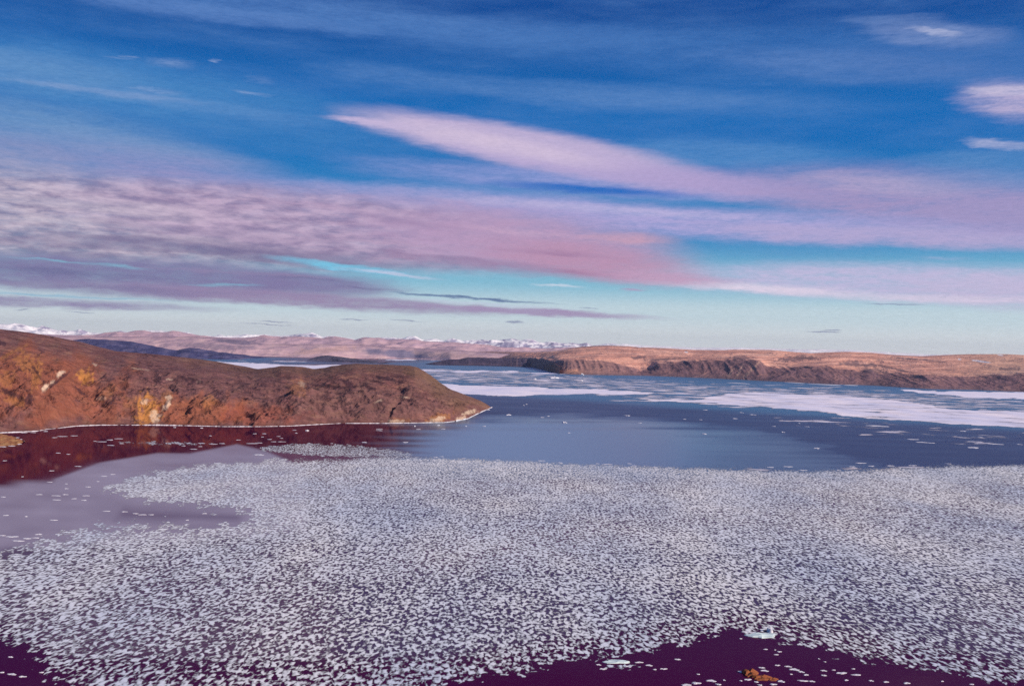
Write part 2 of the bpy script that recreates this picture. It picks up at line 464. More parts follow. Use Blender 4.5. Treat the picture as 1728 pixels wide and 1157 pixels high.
def ice_mat(name, col, kind):
    """thin broken sea ice: solid where the pattern says so, open to the water elsewhere"""
    m, t, out = new_mat(name)
    at = node(t, 'ShaderNodeAttribute', attribute_name='cover')
    g = node(t, 'ShaderNodeNewGeometry')
    mpn = node(t, 'ShaderNodeMapping'); t.links.new(g.outputs['Position'], mpn.inputs[0])
    if kind == 'near':
        mpn.inputs['Scale'].default_value = (1 / 2.9, 1 / 6.3, 1)
        mpn.inputs['Rotation'].default_value = (0, 0, R_(4))
        n = noise_n(t, mpn.outputs[0], 1.0, 1.4, .5, .45)
        v = n.outputs[0]; soft = .085
        mpv = node(t, 'ShaderNodeMapping'); t.links.new(g.outputs['Position'], mpv.inputs[0]); mpv.inputs['Scale'].default_value = (1 / 26., 1 / 14., 1); mpv.inputs['Rotation'].default_value = (0, 0, R_(-24))
        nv = noise_n(t, mpv.outputs[0], 1.0, 1.5, .5, .6)      # faint wind rows
        v = wmath('ADD', v, wmath('MULTIPLY_ADD', nv.outputs[0], .10, -.05, t=t), t=t)
        mpb = node(t, 'ShaderNodeMapping'); t.links.new(g.outputs['Position'], mpb.inputs[0]); mpb.inputs['Scale'].default_value = (1 / 24., 1 / 50., 1)
        nb = noise_n(t, mpb.outputs[0], 1.0, 3, .6)
        v = wmath('ADD', v, wmath('MULTIPLY_ADD', nb.outputs[0], .12, -.06, t=t), t=t)
    else:
        mpn.inputs['Scale'].default_value = (1 / 130., 1 / 95., 1)
        n = noise_n(t, mpn.outputs[0], 1.0, 6, .62, .3)
        v = n.outputs[0]; soft = .03
    # threshold falls as cover rises
    thr = wmath('MULTIPLY_ADD', at.outputs['Fac'], -1.0, 1.0, t=t)
    mr = node(t, 'ShaderNodeMapRange', interpolation_type='SMOOTHSTEP')
    t.links.new(wmath('SUBTRACT', v, thr, t=t), mr.inputs[0]); mr.inputs[1].default_value = -soft; mr.inputs[2].default_value = soft
    big = node(t, 'ShaderNodeMapping'); t.links.new(g.outputs['Position'], big.inputs[0]); big.inputs['Scale'].default_value = (1 / 120., 1 / 260., 1)
    nbig = noise_n(t, big.outputs[0], 1.0, 3, .5)
    d = node(t, 'ShaderNodeBsdfPrincipled'); d.inputs['Roughness'].default_value = .8; d.inputs['Specular IOR Level'].default_value = .2
    dark = tuple(c * k for c, k in zip(col, (.72, .79, .92)))
    fc = wmath('MULTIPLY_ADD', nbig.outputs[0], 2.6, -.8, clamp=True, t=t)
    c1 = mixc(t, fc, dark, tuple(col))
    # thicker heart of each blob is whiter
    core = node(t, 'ShaderNodeMapRange'); t.links.new(wmath('SUBTRACT', v, thr, t=t), core.inputs[0]); core.inputs[1].default_value = 0; core.inputs[2].default_value = .16
    core.inputs[3].default_value = .72; core.inputs[4].default_value = 1.2
    sc = node(t, 'ShaderNodeVectorMath', operation='SCALE'); t.links.new(c1, sc.inputs[0]); t.links.new(core.outputs[0], sc.inputs[3])
    t.links.new(sc.outputs[0], d.inputs['Base Color'])
    if kind == 'near':
        bm = node(t, 'ShaderNodeBump'); bm.inputs['Strength'].default_value = .25; bm.inputs['Distance'].default_value = .8
        t.links.new(v, bm.inputs['Height']); t.links.new(bm.outputs[0], d.inputs['Normal'])
    tr = node(t, 'ShaderNodeBsdfTransparent')
    mx = node(t, 'ShaderNodeMixShader'); t.links.new(mr.outputs[0], mx.inputs[0]); t.links.new(tr.outputs[0], mx.inputs[1]); t.links.new(d.outputs[0], mx.inputs[2])
    t.links.new(mx.outputs[0], out.inputs[0])
    return m


M_ice = ice_mat('frazil_ice', (.84, .80, .77), 'near')
M_pack = ice_mat('pack_ice', (.93, .82, .84), 'far')


def solid_ice(name, col):
    m, t, out = new_mat(name)
    b = node(t, 'ShaderNodeBsdfPrincipled'); b.inputs['Roughness'].default_value = .55
    g = node(t, 'ShaderNodeNewGeometry'); n = noise_n(t, g.outputs['Position'], .35, 5, .6)
    c = mixc(t, n.outputs[0], tuple(v * .8 for v in col), tuple(col))
    t.links.new(c, b.inputs['Base Color'])
    bm = node(t, 'ShaderNodeBump'); bm.inputs['Distance'].default_value = .5; bm.inputs['Strength'].default_value = .6
    t.links.new(n.outputs[0], bm.inputs['Height']); t.links.new(bm.outputs[0], b.inputs['Normal'])
    t.links.new(b.outputs[0], out.inputs[0]); return m


M_floe = solid_ice('floe_ice', (.80, .76, .79))
M_green = solid_ice('green_ice', (.76, .88, .84))

# water
m, t, out = new_mat('fjord_water')
g = node(t, 'ShaderNodeNewGeometry')
ar = node(t, 'ShaderNodeAttribute', attribute_name='ruffle')
af = node(t, 'ShaderNodeAttribute', attribute_name='film_sheen')
# the breeze: irregular streaks of ruffled water
mpw = node(t, 'ShaderNodeMapping'); t.links.new(g.outputs['Position'], mpw.inputs[0]); mpw.inputs['Scale'].default_value = (1 / 420., 1 / 120., 1)
nw = noise_n(t, mpw.outputs[0], 1.0, 5, .55, .4)
ruf = wmath('ADD', ar.outputs['Fac'], wmath('MULTIPLY_ADD', nw.outputs[0], .5, -.25, t=t), clamp=True, t=t)
ruf = wmath('MULTIPLY', ruf, wmath('GREATER_THAN', ar.outputs['Fac'], .02, t=t), t=t)
rough = wmath('ADD', wmath('MULTIPLY_ADD', ruf, .34, .035, t=t), wmath('MULTIPLY', af.outputs['Fac'], .22, t=t), t=t)
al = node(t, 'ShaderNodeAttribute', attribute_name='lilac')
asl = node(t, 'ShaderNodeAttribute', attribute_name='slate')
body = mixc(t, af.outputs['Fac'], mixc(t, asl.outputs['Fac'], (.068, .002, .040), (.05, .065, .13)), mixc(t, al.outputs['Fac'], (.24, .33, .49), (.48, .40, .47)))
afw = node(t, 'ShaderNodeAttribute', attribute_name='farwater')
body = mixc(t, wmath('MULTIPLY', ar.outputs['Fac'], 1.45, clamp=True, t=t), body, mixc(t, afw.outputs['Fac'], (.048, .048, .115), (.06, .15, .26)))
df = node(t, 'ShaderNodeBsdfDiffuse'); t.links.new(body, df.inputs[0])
gl = node(t, 'ShaderNodeBsdfGlossy'); t.links.new(rough, gl.inputs['Roughness']); t.links.new(mixc(t, wmath('MAXIMUM', wmath('MAXIMUM', ruf, af.outputs['Fac'], t=t), asl.outputs['Fac'], t=t), (.50, .34, .37), (.72, .90, .97)), gl.inputs[0])
mpb = node(t, 'ShaderNodeMapping'); t.links.new(g.outputs['Position'], mpb.inputs[0]); mpb.inputs['Scale'].default_value = (1 / 9., 1 / 5., 1)
nb = noise_n(t, mpb.outputs[0], 1.0, 3, .5)
bm = node(t, 'ShaderNodeBump'); bm.inputs['Distance'].default_value = .05; bm.inputs['Strength'].default_value = .5
t.links.new(nb.outputs[0], bm.inputs['Height']); t.links.new(bm.outputs[0], gl.inputs['Normal'])
fr = node(t, 'ShaderNodeFresnel'); fr.inputs[0].default_value = 1.33
frf = wmath('MULTIPLY', wmath('MULTIPLY', wmath('POWER', fr.outputs[0], 1.2, t=t), wmath('MULTIPLY_ADD', ruf, -.72, 1.0, t=t), t=t), wmath('MULTIPLY_ADD', af.outputs['Fac'], -.65, 1.0, t=t), t=t)
mx = node(t, 'ShaderNodeMixShader'); t.links.new(frf, mx.inputs[0]); t.links.new(df.outputs[0], mx.inputs[1]); t.links.new(gl.outputs[0], mx.inputs[2])
t.links.new(mx.outputs[0], out.inputs[0])
M_water = m


# ---------------------------------------------------------------- polygon distance in photo pixels
def psd(poly, X, Y, ys=2.2):
    """signed distance (inside +) to a polygon, heights stretched by ys"""
    p = np.array(poly, float); p = p * np.array([1, ys]); Yy = Y * ys
    d = np.full(X.shape, 1e9); ins = np.zeros(X.shape, bool)
    for i in range(len(p)):
        a, b = p[i], p[(i + 1) % len(p)]
        e = b - a; w0, w1 = X - a[0], Yy - a[1]
        tt = np.clip((w0 * e[0] + w1 * e[1]) / (e @ e + 1e-9), 0, 1)
        d = np.minimum(d, np.hypot(w0 - e[0] * tt, w1 - e[1] * tt))
        c = ((a[1] > Yy) != (b[1] > Yy)) & (X < (b[0] - a[0]) * (Yy - a[1]) / (b[1] - a[1] + 1e-12) + a[0])
        ins ^= c
    return np.where(ins, d, -d)


# ---------------------------------------------------------------- water sheet
xs = np.linspace(-700, 2500, 801)
offs = np.concatenate([np.geomspace(5, 60, 60), np.linspace(61, 240, 120), np.linspace(243, 800, 60)])
XX, OO = np.meshgrid(xs, offs)
YY = yhor(XX) + OO
PW = onwater(XX, YY)
dk = [(780, 667), (900, 669), (1000, 672), (1100, 679), (1270, 694), (1450, 709), (1728, 724), (2300, 740), (2300, 800), (1728, 800), (1600, 800),
      (1480, 792), (1380, 752), (1270, 728), (1180, 716), (1050, 706), (960, 700), (830, 706), (700, 700)]
ruffle = sstep(-26, 26, psd(dk, XX, YY, 3.0) + 18 * fbm(XX / 190, YY / 7, 4, 3)) * .8
far = [(330, 600), (2500, 640), (2500, 740), (1728, 722), (1270, 694), (1000, 670), (700, 664), (300, 640)]
ruffle = np.maximum(ruffle, sstep(-10, 10, psd(far, XX, YY, 3.0)) * (.55 + .45 * fbm(XX / 240, YY / 6, 3, 9)))
ruffle = np.clip(ruffle, 0, 1)
film_sheen = sstep(-55, 100, psd([(690, 714), (830, 698), (1150, 704), (1300, 722), (1500, 790), (1480, 830), (600, 790), (640, 765)], XX, YY, 3.0) + 40 * fbm(XX / 260, YY / 6, 4, 14)) * (.88 - .62 * sstep(850, 1300, XX))  # smooth middle water: reflected sky painted in as a pale body
film_sheen = np.maximum(film_sheen, (.75 + .14 * fbm(XX / 120, YY / 18, 3, 5)) * sstep(-3, 7, psd([(-500, 842), (-60, 826), (0, 817), (80, 811), (165, 780), (265, 763), (320, 764), (400, 748), (450, 760), (520, 790), (520, 900), (-500, 960)], XX, YY, 2.0)) * (1 - .45 * sstep(0, 24, psd([(200, 850), (420, 862), (420, 884), (180, 882)], XX, YY, 2.0))))  # lilac sky reflection painted in, cut along the mirrored hill outline
film_sheen = np.maximum(film_sheen, .16 * sstep(10, 60, psd([(-200, 930), (500, 760), (1728, 790), (2400, 790), (2400, 1180), (1728, 1140), (1250, 1050), (760, 1130), (100, 1130), (-100, 1010)], XX, YY, 1.6)))
ruffle = np.maximum(ruffle, .75 * np.clip(1 - film_sheen / .42, 0, 1) * sstep(660, 780, XX) * sstep(812, 800, YY))
water = grid_mesh('water', PW, M_water, attrs={'ruffle': ruffle, 'film_sheen': film_sheen, 'lilac': sstep(620, 520, XX), 'slate': sstep(640, 760, XX) * sstep(815, 800, YY), 'farwater': sstep(8, -4, YY - (668 + (XX - 900) * .068))}, smooth=False)
tag(water, 'calm dark fjord water reflecting hill and sky', 'water', kind='structure')
me = bpy.data.meshes.new('outer_water')
me.from_pydata([(-90000, -6000, -.6), (90000, -6000, -.6), (90000, 90000, -.6), (-90000, 90000, -.6)], [], [(0, 1, 2, 3)])
me.materials.append(M_water)
ow = bpy.data.objects.new('outer_water', me); COL.objects.link(ow)
tag(ow, 'open water stretching away beyond the fjord', 'water', kind='structure')


# ---------------------------------------------------------------- land
def land(name, x0, x1, nx, rows, subs, noise, colour, mat, label, cat='hill', kind='structure'):
    """rows: list of dict(y=pts or None, d=array/pts, h=...)"""
    x = np.linspace(x0, x1, nx)
    R0 = []
    for r in rows:
        if r['m'] == 'W':
            p = onwater(x, L(r['y'], x)); R0.append(p)
        elif r['m'] == 'D':
            R0.append(atdepth(x, L(r['y'], x), r['d'](x)))
        elif r['m'] == 'G':
            R0.append(atheight(x, r['d'](x), r['h'](x)))
        elif r['m'] == 'P':
            R0.append(r['f'](x))
    P, par = smooth_rows(R0, subs)
    PP = np.repeat(par[:, None], nx, 1)
    dz = noise(P, PP, x)
    P = P.copy()
    P[..., 2] += dz
    px, py = project(P)
    C = colour(P, PP, px, py)
    o = grid_mesh(name, P, mat, cols=np.clip(C, 0, 1))
    tag(o, label, cat, kind=kind)
    return o


def wd(y, x):         # depth of a water point at photo pixel
    return onwater(x, y)[..., 1]


def blend(C, w, col):
    return C * (1 - w[..., None]) + np.array(col) * w[..., None]


def ell(px, py, cx, cy, a, b, ang=0, rag=.5, sc=14.0, seed=0):
    c, s = math.cos(R_(ang)), math.sin(R_(ang))
    u = ((px - cx) * c + (py - cy) * s) / a; v = (-(px - cx) * s + (py - cy) * c) / b
    return sstep(1.25, .6, np.hypot(u, v) + rag * fbm(px / sc, py / sc, 4, seed + int(cx)))


# --- headland on the left
H_shore = [(-700, 770), (-300, 748), (-100, 734), (0, 730), (30, 729), (65, 727), (80, 724), (100, 722), (130, 718.5), (170, 717), (265, 717), (320, 718), (380, 719.5),
           (440, 719.5), (490, 718.5), (535, 716), (575, 714), (650, 714), (715, 713), (750, 712.5), (768, 710.5), (790, 706), (800, 701), (815, 694), (828, 688), (832, 687)]
H_crest = [(-700, 470), (-500, 497), (-200, 530), (0, 555.5), (30, 559), (50, 562), (75, 566), (100, 571), (115, 575), (135, 582), (155, 588), (175, 590.5), (200, 593), (250, 597), (300, 602),
           (345, 608), (375, 613.5), (400, 619.5), (430, 623), (447, 621), (462, 619.5), (475, 617), (500, 618), (512, 621.5), (530, 622.5), (547, 621), (560, 617.5), (580, 615), (600, 613),
           (640, 615), (690, 617), (700, 619), (715, 630), (730, 644), (742, 651), (755, 657), (775, 663), (795, 670), (810, 675.5), (822, 682), (828, 686.5), (832, 686.9)]
H_base = [(-700, 700), (-200, 693), (0, 689), (265, 683), (400, 684), (540, 687), (680, 692), (740, 695), (790, 693), (815, 690), (832, 686.95)]


def hd_s(x): return wd(L(H_shore, x), x)
def hd_c(x): return np.maximum(wd(L(H_base, x), x), hd_s(x) + 1)


def hrow(gf, ff, wob=0.0, seed=0):
    def f(x):
        s = hd_s(x); c = hd_c(x)
        ys, yc = L(H_shore, x), L(H_crest, x)
        fr_ = ff + wob * fbm(x / 90.0, x * 0 + seed, 3, seed)
        gg = gf + .6 * wob * fbm(x / 70.0, x * 0 + seed + 5, 3, seed + 3)
        return atdepth(x, ys + fr_ * (yc - ys), s + gg * (c - s))
    return dict(m='P', f=f)


def hback(dd, k):
    def f(x):
        c = hd_c(x); p = atdepth(x, L(H_crest, x), c)
        w = sstep(832, 700, x)
        d2 = c + 1 + dd * w
        q = atheight(x, d2, np.maximum(p[..., 2] * k, 0) - 5 * (k == 0) - (k < .5) * 2)
        q[..., 0] = p[..., 0] + (q[..., 0] - p[..., 0]) * .0 - 0 * dd
        return q
    return dict(m='P', f=f)


def shore_under(x):
    p = onwater(x, L(H_shore, x)); q = p.copy(); q[..., 1] -= 25; q[..., 2] = -4
    return q


def h_noise(P, PP, x):
    X, Y = P[..., 0], P[..., 1]
    w = sstep(1.0, 1.5, PP) * sstep(830, 770, np.repeat(x[None, :], P.shape[0], 0))
    crest = 1 - .9 * sstep(2.7, .4, np.abs(PP - 6.0))
    pxx = np.repeat(x[None, :], P.shape[0], 0); left = sstep(480, 250, pxx)
    crag = ridged((X + .6 * Y) / 75., (Y - .3 * X) / 60., 3, 41, .5)
    bigr = ridged((X + .35 * Y) / 230., (Y - .2 * X) / 150., 5, 5, .55)
    gl_ = fbm(X / 90., Y / 60., 4, 21)
    ledge = np.abs(fbm(X / 70., (Y + .5 * X) / 45., 4, 77))
    low = sstep(5.5, 2.0, PP)
    fine = fbm(X / 16., Y / 13., 4, 31)
    return w * crest * ((bigr - .6) * 9.0 + gl_ * (2 + 5 * low) - ledge * 10 * low + (crag - .5) * 8.5 * low * (.4 + .6 * left) - 9 * low * sstep(.55, 1, 1 - 2 * np.abs(gn(X / 130. + .5 * gn(X / 200., Y / 200., 3), Y / 700., 51))) + fine * (.6 + 1.4 * low))


def h_col(P, PP, px, py):
    X, Y = P[..., 0], P[..., 1]
    C = np.zeros(P.shape) + np.array((.180, .074, .070))
    n1 = fbm(px / 60., py / 14., 5, 1); n2 = fbm(px / 26., py / 9., 5, 2)
    C = blend(C, sstep(-.1, .6, n1) * .55, (.235, .100, .080))
    C = blend(C, sstep(.1, .7, -n1) * .6, (.130, .052, .052))
    C = blend(C, sstep(.15, .55, n2) * .35, (.30, .16, .10))
    n3 = fbm((px + 2.2 * py) / 60., (py - .25 * px) / 3.2, 4, 61)
    C = blend(C, sstep(.1, .5, n3) * .4, (.27, .14, .115)); C = blend(C, sstep(.1, .5, -n3) * .5, (.10, .045, .045))
    # olive tone along the crest and the right-hand slope
    top = sstep(22, 2, py - L(H_crest, px)) * sstep(200, 430, px)
    C = blend(C, top * .4, (.18, .105, .06))
    C = blend(C, ell(px, py, 735, 655, 70, 16, 38, .3) * .4, (.19, .11, .062))
    # greyer purple in the middle of the knob
    C = blend(C, ell(px, py, 620, 680, 140, 34, 0, .5, 30) * .5, (.170, .085, .080))
    # dusky mauve shoulder between the two hills
    C = blend(C, ell(px, py, 330, 640, 170, 30, 8, .4, 30) * .5, (.150, .070, .076))
    # red iron stained foot
    C = blend(C, ell(px, py, 60, 650, 170, 62, 8, .5, 40) * .6, (.29, .085, .042))
    C = blend(C, ell(px, py, 330, 695, 90, 26, 0, .5, 22) * .6, (.33, .10, .045))
    C = blend(C, ell(px, py, 430, 700, 70, 18, 0, .5, 22) * .5, (.27, .070, .042))
    OC = (.46, .19, .055)
    for (cx, cy, a, b, an, w) in ((45, 612, 22, 14, 30, .8), (62, 632, 9, 24, 10, .85), (10, 640, 16, 14, 0, .6), (25, 675, 18, 9, 20, .8), (143, 636, 13, 12, 40, .95),
                                  (252, 690, 16, 24, -25, 1.0), (243, 708, 14, 9, 0, .95), (352, 678, 14, 10, -30, .6), (280, 672, 12, 12, 0, .5), (182, 665, 16, 12, -40, .4),
                                  (503, 655, 14, 14, 0, .45), (740, 706, 20, 8, -18, .85), (20, 595, 26, 3, -30, .7), (225, 680, 18, 12, 0, .4), (672, 709, 16, 4, 0, .6)):
        C = blend(C, ell(px, py, cx, cy, a, b, an, .7, 7) * w * (1 if w > .9 else .55), OC)
    PL = (.70, .52, .38)
    for (cx, cy, a, b, an, w) in ((101, 631, 8, 4, -30, .9), (76, 654, 8, 5, -45, .95), (88, 645, 5, 3, -45, .7), (262, 703, 9, 10, 0, .85), (281, 684, 5, 11, 35, .8),
                                  (285, 671, 6, 4, 0, .7), (244, 678, 6, 5, 0, .6), (510, 648, 6, 5, 0, .4), (668, 711, 20, 3.5, 0, .75), (735, 709, 16, 5, -22, .7),
                                  (793, 695, 12, 4, -12, .8), (778, 706, 9, 3.5, -12, .8), (640, 676, 8, 2, -20, .5), (160, 615, 5, 2, 30, .6), (232, 622, 18, 1.5, 8, .5),
                                  (684, 670, 8, 1.6, 5, .5), (170, 672, 10, 3, 0, .3), (286, 640, 5, 2, 0, .5), (335, 643, 4, 2, 0, .4)):
        C = blend(C, ell(px, py, cx, cy, a, b, an, .5, 6) * w * .8, PL)
    # cracks and gullies, their shade painted dark into the colour
    cr_ = np.abs(fbm(px / 46., py / 15. - px / 50., 4, 91)) + .25 * sstep(.2, -.3, fbm(px / 110., py / 30., 2, 17))
    C = blend(C, sstep(.08, .0, cr_) * .85 * sstep(1.2, 2.2, PP), (.050, .020, .026))
    for (cx, cy, a, b, an) in ((100, 640, 24, 3, -38), (60, 625, 22, 2.5, 55), (20, 665, 26, 5, 25), (50, 672, 7, 12, 0), (0, 578, 10, 5, 20), (135, 660, 14, 2.5, 40),
                               (190, 675, 14, 3, -45), (560, 652, 30, 3, 5), (590, 648, 16, 6, 30), (620, 652, 14, 4, 20), (655, 640, 30, 2.5, 12), (320, 640, 26, 4, 12)):
        C = blend(C, ell(px, py, cx, cy, a, b, an, .6, 6) * .75, (.045, .018, .028))
    # darker foot along the waterline
    C = blend(C, sstep(1.5, 1.0, PP) * .5, (.07, .03, .03))
    return C


land('headland', -700, 832, 1400,
     [dict(m='P', f=shore_under), dict(m='W', y=H_shore), hrow(.07, .22, .05, 1), hrow(.22, .48, .07, 2), hrow(.48, .70, .05, 3), hrow(.74, .88, .03, 4), hrow(1, 1),
      hback(250, .88), hback(700, .5), hback(1300, 0)],
     [3, 44, 56, 60, 50, 44, 12, 8, 5], h_noise, h_col, M_head,
     'rusty brown rocky headland with ochre patches sloping down to the water on the left', 'headland')

# --- small rocky spit at the left edge
def spit_c(P, PP, px, py):
    C = np.zeros(P.shape) + np.array((.27, .11, .055))
    C = blend(C, sstep(-.2, .5, fbm(px / 12., py / 5., 4, 4)), (.38, .20, .09))
    return C
SP_s = [(-160, 772), (-60, 762), (0, 753.5), (20, 752), (33, 749), (40, 745)]
SP_c = [(-160, 735), (-60, 733), (0, 732.5), (15, 735), (28, 739), (36, 743), (40, 744.6)]
def sp_c(x): return atdepth(x, L(SP_c, x), wd(L(SP_s, x) - 6 * sstep(40, 20, x), x) + 1)
def sp_b(x):
    p = sp_c(x).copy(); p[..., 1] += 30; p[..., 2] = -3; return p
def sp_u(x):
    p = onwater(x, L(SP_s, x)); p[..., 1] -= 6; p[..., 2] = -2; return p
land('rocky_spit', -160, 40, 160, [dict(m='P', f=sp_u), dict(m='W', y=SP_s), dict(m='P', f=sp_c), dict(m='P', f=sp_b)], [2, 24, 10],
     lambda P, PP, x: sstep(1, 1.4, PP) * sstep(3, 2.4, PP) * (fbm(P[..., 0] / 9, P[..., 1] / 14, 4, 8) * 2.2) * sstep(40, 25, x)[None, :], spit_c, M_head,
     'small orange rock spit rimmed with ice at the left edge', 'rock')


# --- far plateau on the right
Fs = [(780, 609), (850, 613), (895, 619), (915, 624), (935, 629), (950, 631), (980, 632), (1098, 634), (1200, 638), (1260, 641), (1300, 643), (1400, 648), (1470, 650), (1500, 652),
      (1560, 656), (1640, 657.5), (1728, 661), (2500, 692)]
Fk = [(780, 608), (795, 606), (850, 606), (900, 604), (920, 608), (935, 611), (960, 608), (980, 608), (1010, 607), (1040, 612), (1060, 620), (1080, 625), (1098, 622), (1106, 614), (1120, 612),
      (1150, 611), (1180, 608), (1220, 607), (1280, 607), (1290, 616), (1300, 620), (1350, 619), (1370, 617), (1400, 619), (1420, 622), (1450, 626), (1468, 622), (1480, 629),
      (1540, 632), (1620, 635), (1680, 633.5), (1728, 631), (2500, 650)]
Fr = [(780, 605), (800, 597), (850, 597), (900, 598), (960, 598), (1000, 597), (1060, 597), (1120, 600), (1180, 602), (1220, 601), (1260, 601), (1300, 605), (1350, 609), (1400, 607), (1440, 612),
      (1500, 618), (1560, 619), (1650, 618), (1728, 619), (2500, 636)]
Fc = [(780, 607), (792, 603), (799, 597), (806, 593.5), (830, 593), (900, 594), (940, 592), (960, 588), (980, 585.5), (1000, 583.5), (1025, 583), (1060, 584), (1080, 586), (1120, 587), (1170, 590),
      (1220, 590.5), (1240, 589.5), (1300, 590.5), (1340, 594), (1370, 596), (1400, 594.5), (1430, 593.5), (1470, 595), (1500, 598), (1560, 601), (1600, 599.5), (1650, 597.5), (1700, 597.5),
      (1728, 599), (2100, 604), (2500, 610)]
def sm(pts, a, b, w):
    x = np.arange(a, b + 1, 4.0); y = L(pts, np.clip(np.arange(a - 60, b + 61, 4.0), a, b))
    k = np.exp(-.5 * (np.arange(-15, 16) * 4.0 / w) ** 2); k /= k.sum()
    return list(zip(x, np.convolve(y, k, 'valid')[:len(x)]))
Fs = sm(Fs, 780, 2500, 12.0); Fk = sm(Fk, 780, 2500, 5.0); Fr = sm(Fr, 780, 2500, 14.0)
fs_d = lambda x: wd(L(Fs, x), x)
def f_under(x):
    p = onwater(x, L(Fs, x)); p[..., 1] -= 60; p[..., 2] = -6; return p
def f_noise(P, PP, x):
    X, Y = P[..., 0], P[..., 1]
    w = sstep(1.0, 1.4, PP)
    gul = 1 - 2 * np.abs(gn(X / (120.) + .8 * fbm(X / 700., Y / 700., 2, 6) * .5 , Y / 900., 3)); gul = gul * (.6 + .9 * gn(X / 420., Y / 3000., 13)); gul2 = 1 - 2 * np.abs(gn(X / 45. + .3 * gn(X / 300, Y / 300), Y / 500., 7))
    cliff = sstep(1.1, 1.6, PP) * sstep(2.5, 1.9, PP)
    slope = sstep(2., 2.6, PP) * sstep(4.0, 3.2, PP)
    return w * (cliff * (gul * 10 + gul2 * 5 - 6 + 8 * fbm(X / 260., Y / 260., 4, 23)) + slope * (fbm(X / 420, Y / 500, 4, 4) * 9 + (1 - 2 * np.abs(gn(X / 260., Y / 420., 9))) * 6 - 4) + sstep(3.6, 4, PP) * fbm(X / 800, Y / 900, 2, 2) * 2)
def f_col(P, PP, px, py):
    X, Y = P[..., 0], P[..., 1]
    n = fbm(px / 30., py / 6., 5, 12); n2 = fbm(px / 90., py / 7., 4, 15)
    C = np.zeros(P.shape) + np.array((.80, .36, .25))
    C = blend(C, sstep(-.2, .5, n2) * .4, (.88, .50, .36))
    C = blend(C, sstep(-.15, .5, -n2) * .5, (.56, .29, .23))
    st = fbm(px / 150., (py - L(Fc, px)) / 2.6, 4, 71)
    C = blend(C, sstep(.05, .4, st) * .5, (.40, .21, .18)); C = blend(C, sstep(.05, .4, -st) * .4, (.95, .56, .42))  # bench shadows painted as dark and pale streaks
    right = sstep(1560, 1700, px)
    C = blend(C, right * .5, (.58, .37, .26))
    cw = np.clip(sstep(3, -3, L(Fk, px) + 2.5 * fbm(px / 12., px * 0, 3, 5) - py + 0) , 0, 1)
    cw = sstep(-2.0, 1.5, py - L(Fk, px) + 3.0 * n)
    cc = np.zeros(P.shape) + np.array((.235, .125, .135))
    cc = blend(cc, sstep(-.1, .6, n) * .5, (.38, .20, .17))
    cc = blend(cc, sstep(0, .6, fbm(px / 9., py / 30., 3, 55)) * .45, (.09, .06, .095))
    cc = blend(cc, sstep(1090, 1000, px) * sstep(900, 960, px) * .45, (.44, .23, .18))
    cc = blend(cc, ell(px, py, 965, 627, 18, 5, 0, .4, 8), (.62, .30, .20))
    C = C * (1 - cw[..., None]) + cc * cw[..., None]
    # sunlit cliff ribs, painted as pale streaks
    for (x0, y0, x1, y1, w0) in ((1229, 636, 1237, 622, 3.2), (1243, 636, 1254, 614, 2.4), (1256, 636, 1276, 616, 3.0), (1270, 624, 1284, 607, 2.4)):
        tt = np.clip(((px - x0) * (x1 - x0) + (py - y0) * (y1 - y0)) / ((x1 - x0) ** 2 + (y1 - y0) ** 2), 0, 1)
        dd = np.hypot(px - x0 - tt * (x1 - x0), py - y0 - tt * (y1 - y0))
        C = blend(C, sstep(w0 * (1.4 - tt), w0 * .3, dd) * .8, (.48, .28, .22))
    # dark crags and painted bench shadows in the orange slope, dark lip at the skyline
    for (cx, cy, a, b, an) in ((1345, 605, 30, 5, -5), (1250, 603, 22, 3, 0), (1440, 613, 20, 5, 0), (1468, 617, 14, 4, 0), (1078, 603, 12, 3, 0), (1480, 626, 24, 4, 4), (1545, 606, 40, 1.4, 5),
                               (1120, 606, 30, 1.6, -3), (1500, 620, 40, 2, 12), (1700, 622, 26, 2.5, 0)):
        C = blend(C, ell(px, py, cx, cy, a, b, an, .6, 7) * .7, (.13, .085, .105))
    lip = sstep(3.6, 4.0, PP) * sstep(1230, 1000, px)
    C = blend(C, lip * .8, (.20, .125, .125))
    C = blend(C, sstep(900, 850, px) * .7, (.20, .12, .125))
    for (cx, cy, a, b) in ((1158, 594, 3, 1), (1619, 606, 3, 1.2), (1652, 609, 12, 1.4), (1664, 611, 8, 1), (1688, 599, 6, 1.0), (1079, 585.5, 3, 1)):
        C = blend(C, ell(px, py, cx, cy, a, b, 8, .2, 4), (.85, .80, .82))
    C = blend(C, sstep(1.35, 1.05, PP) * .5, (.16, .11, .13))
    return C
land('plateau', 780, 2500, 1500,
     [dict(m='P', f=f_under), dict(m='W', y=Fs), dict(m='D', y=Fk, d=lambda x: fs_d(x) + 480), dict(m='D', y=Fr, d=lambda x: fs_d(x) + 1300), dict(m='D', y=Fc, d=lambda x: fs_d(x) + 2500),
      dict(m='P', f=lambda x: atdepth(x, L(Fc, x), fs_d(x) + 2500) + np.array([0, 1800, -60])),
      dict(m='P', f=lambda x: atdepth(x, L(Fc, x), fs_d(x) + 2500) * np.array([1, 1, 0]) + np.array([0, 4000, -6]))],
     [2, 40, 44, 36, 6, 4], f_noise, f_col, M_far, 'long flat topped plateau with orange slopes above dark cliffs across the fjord', 'plateau')


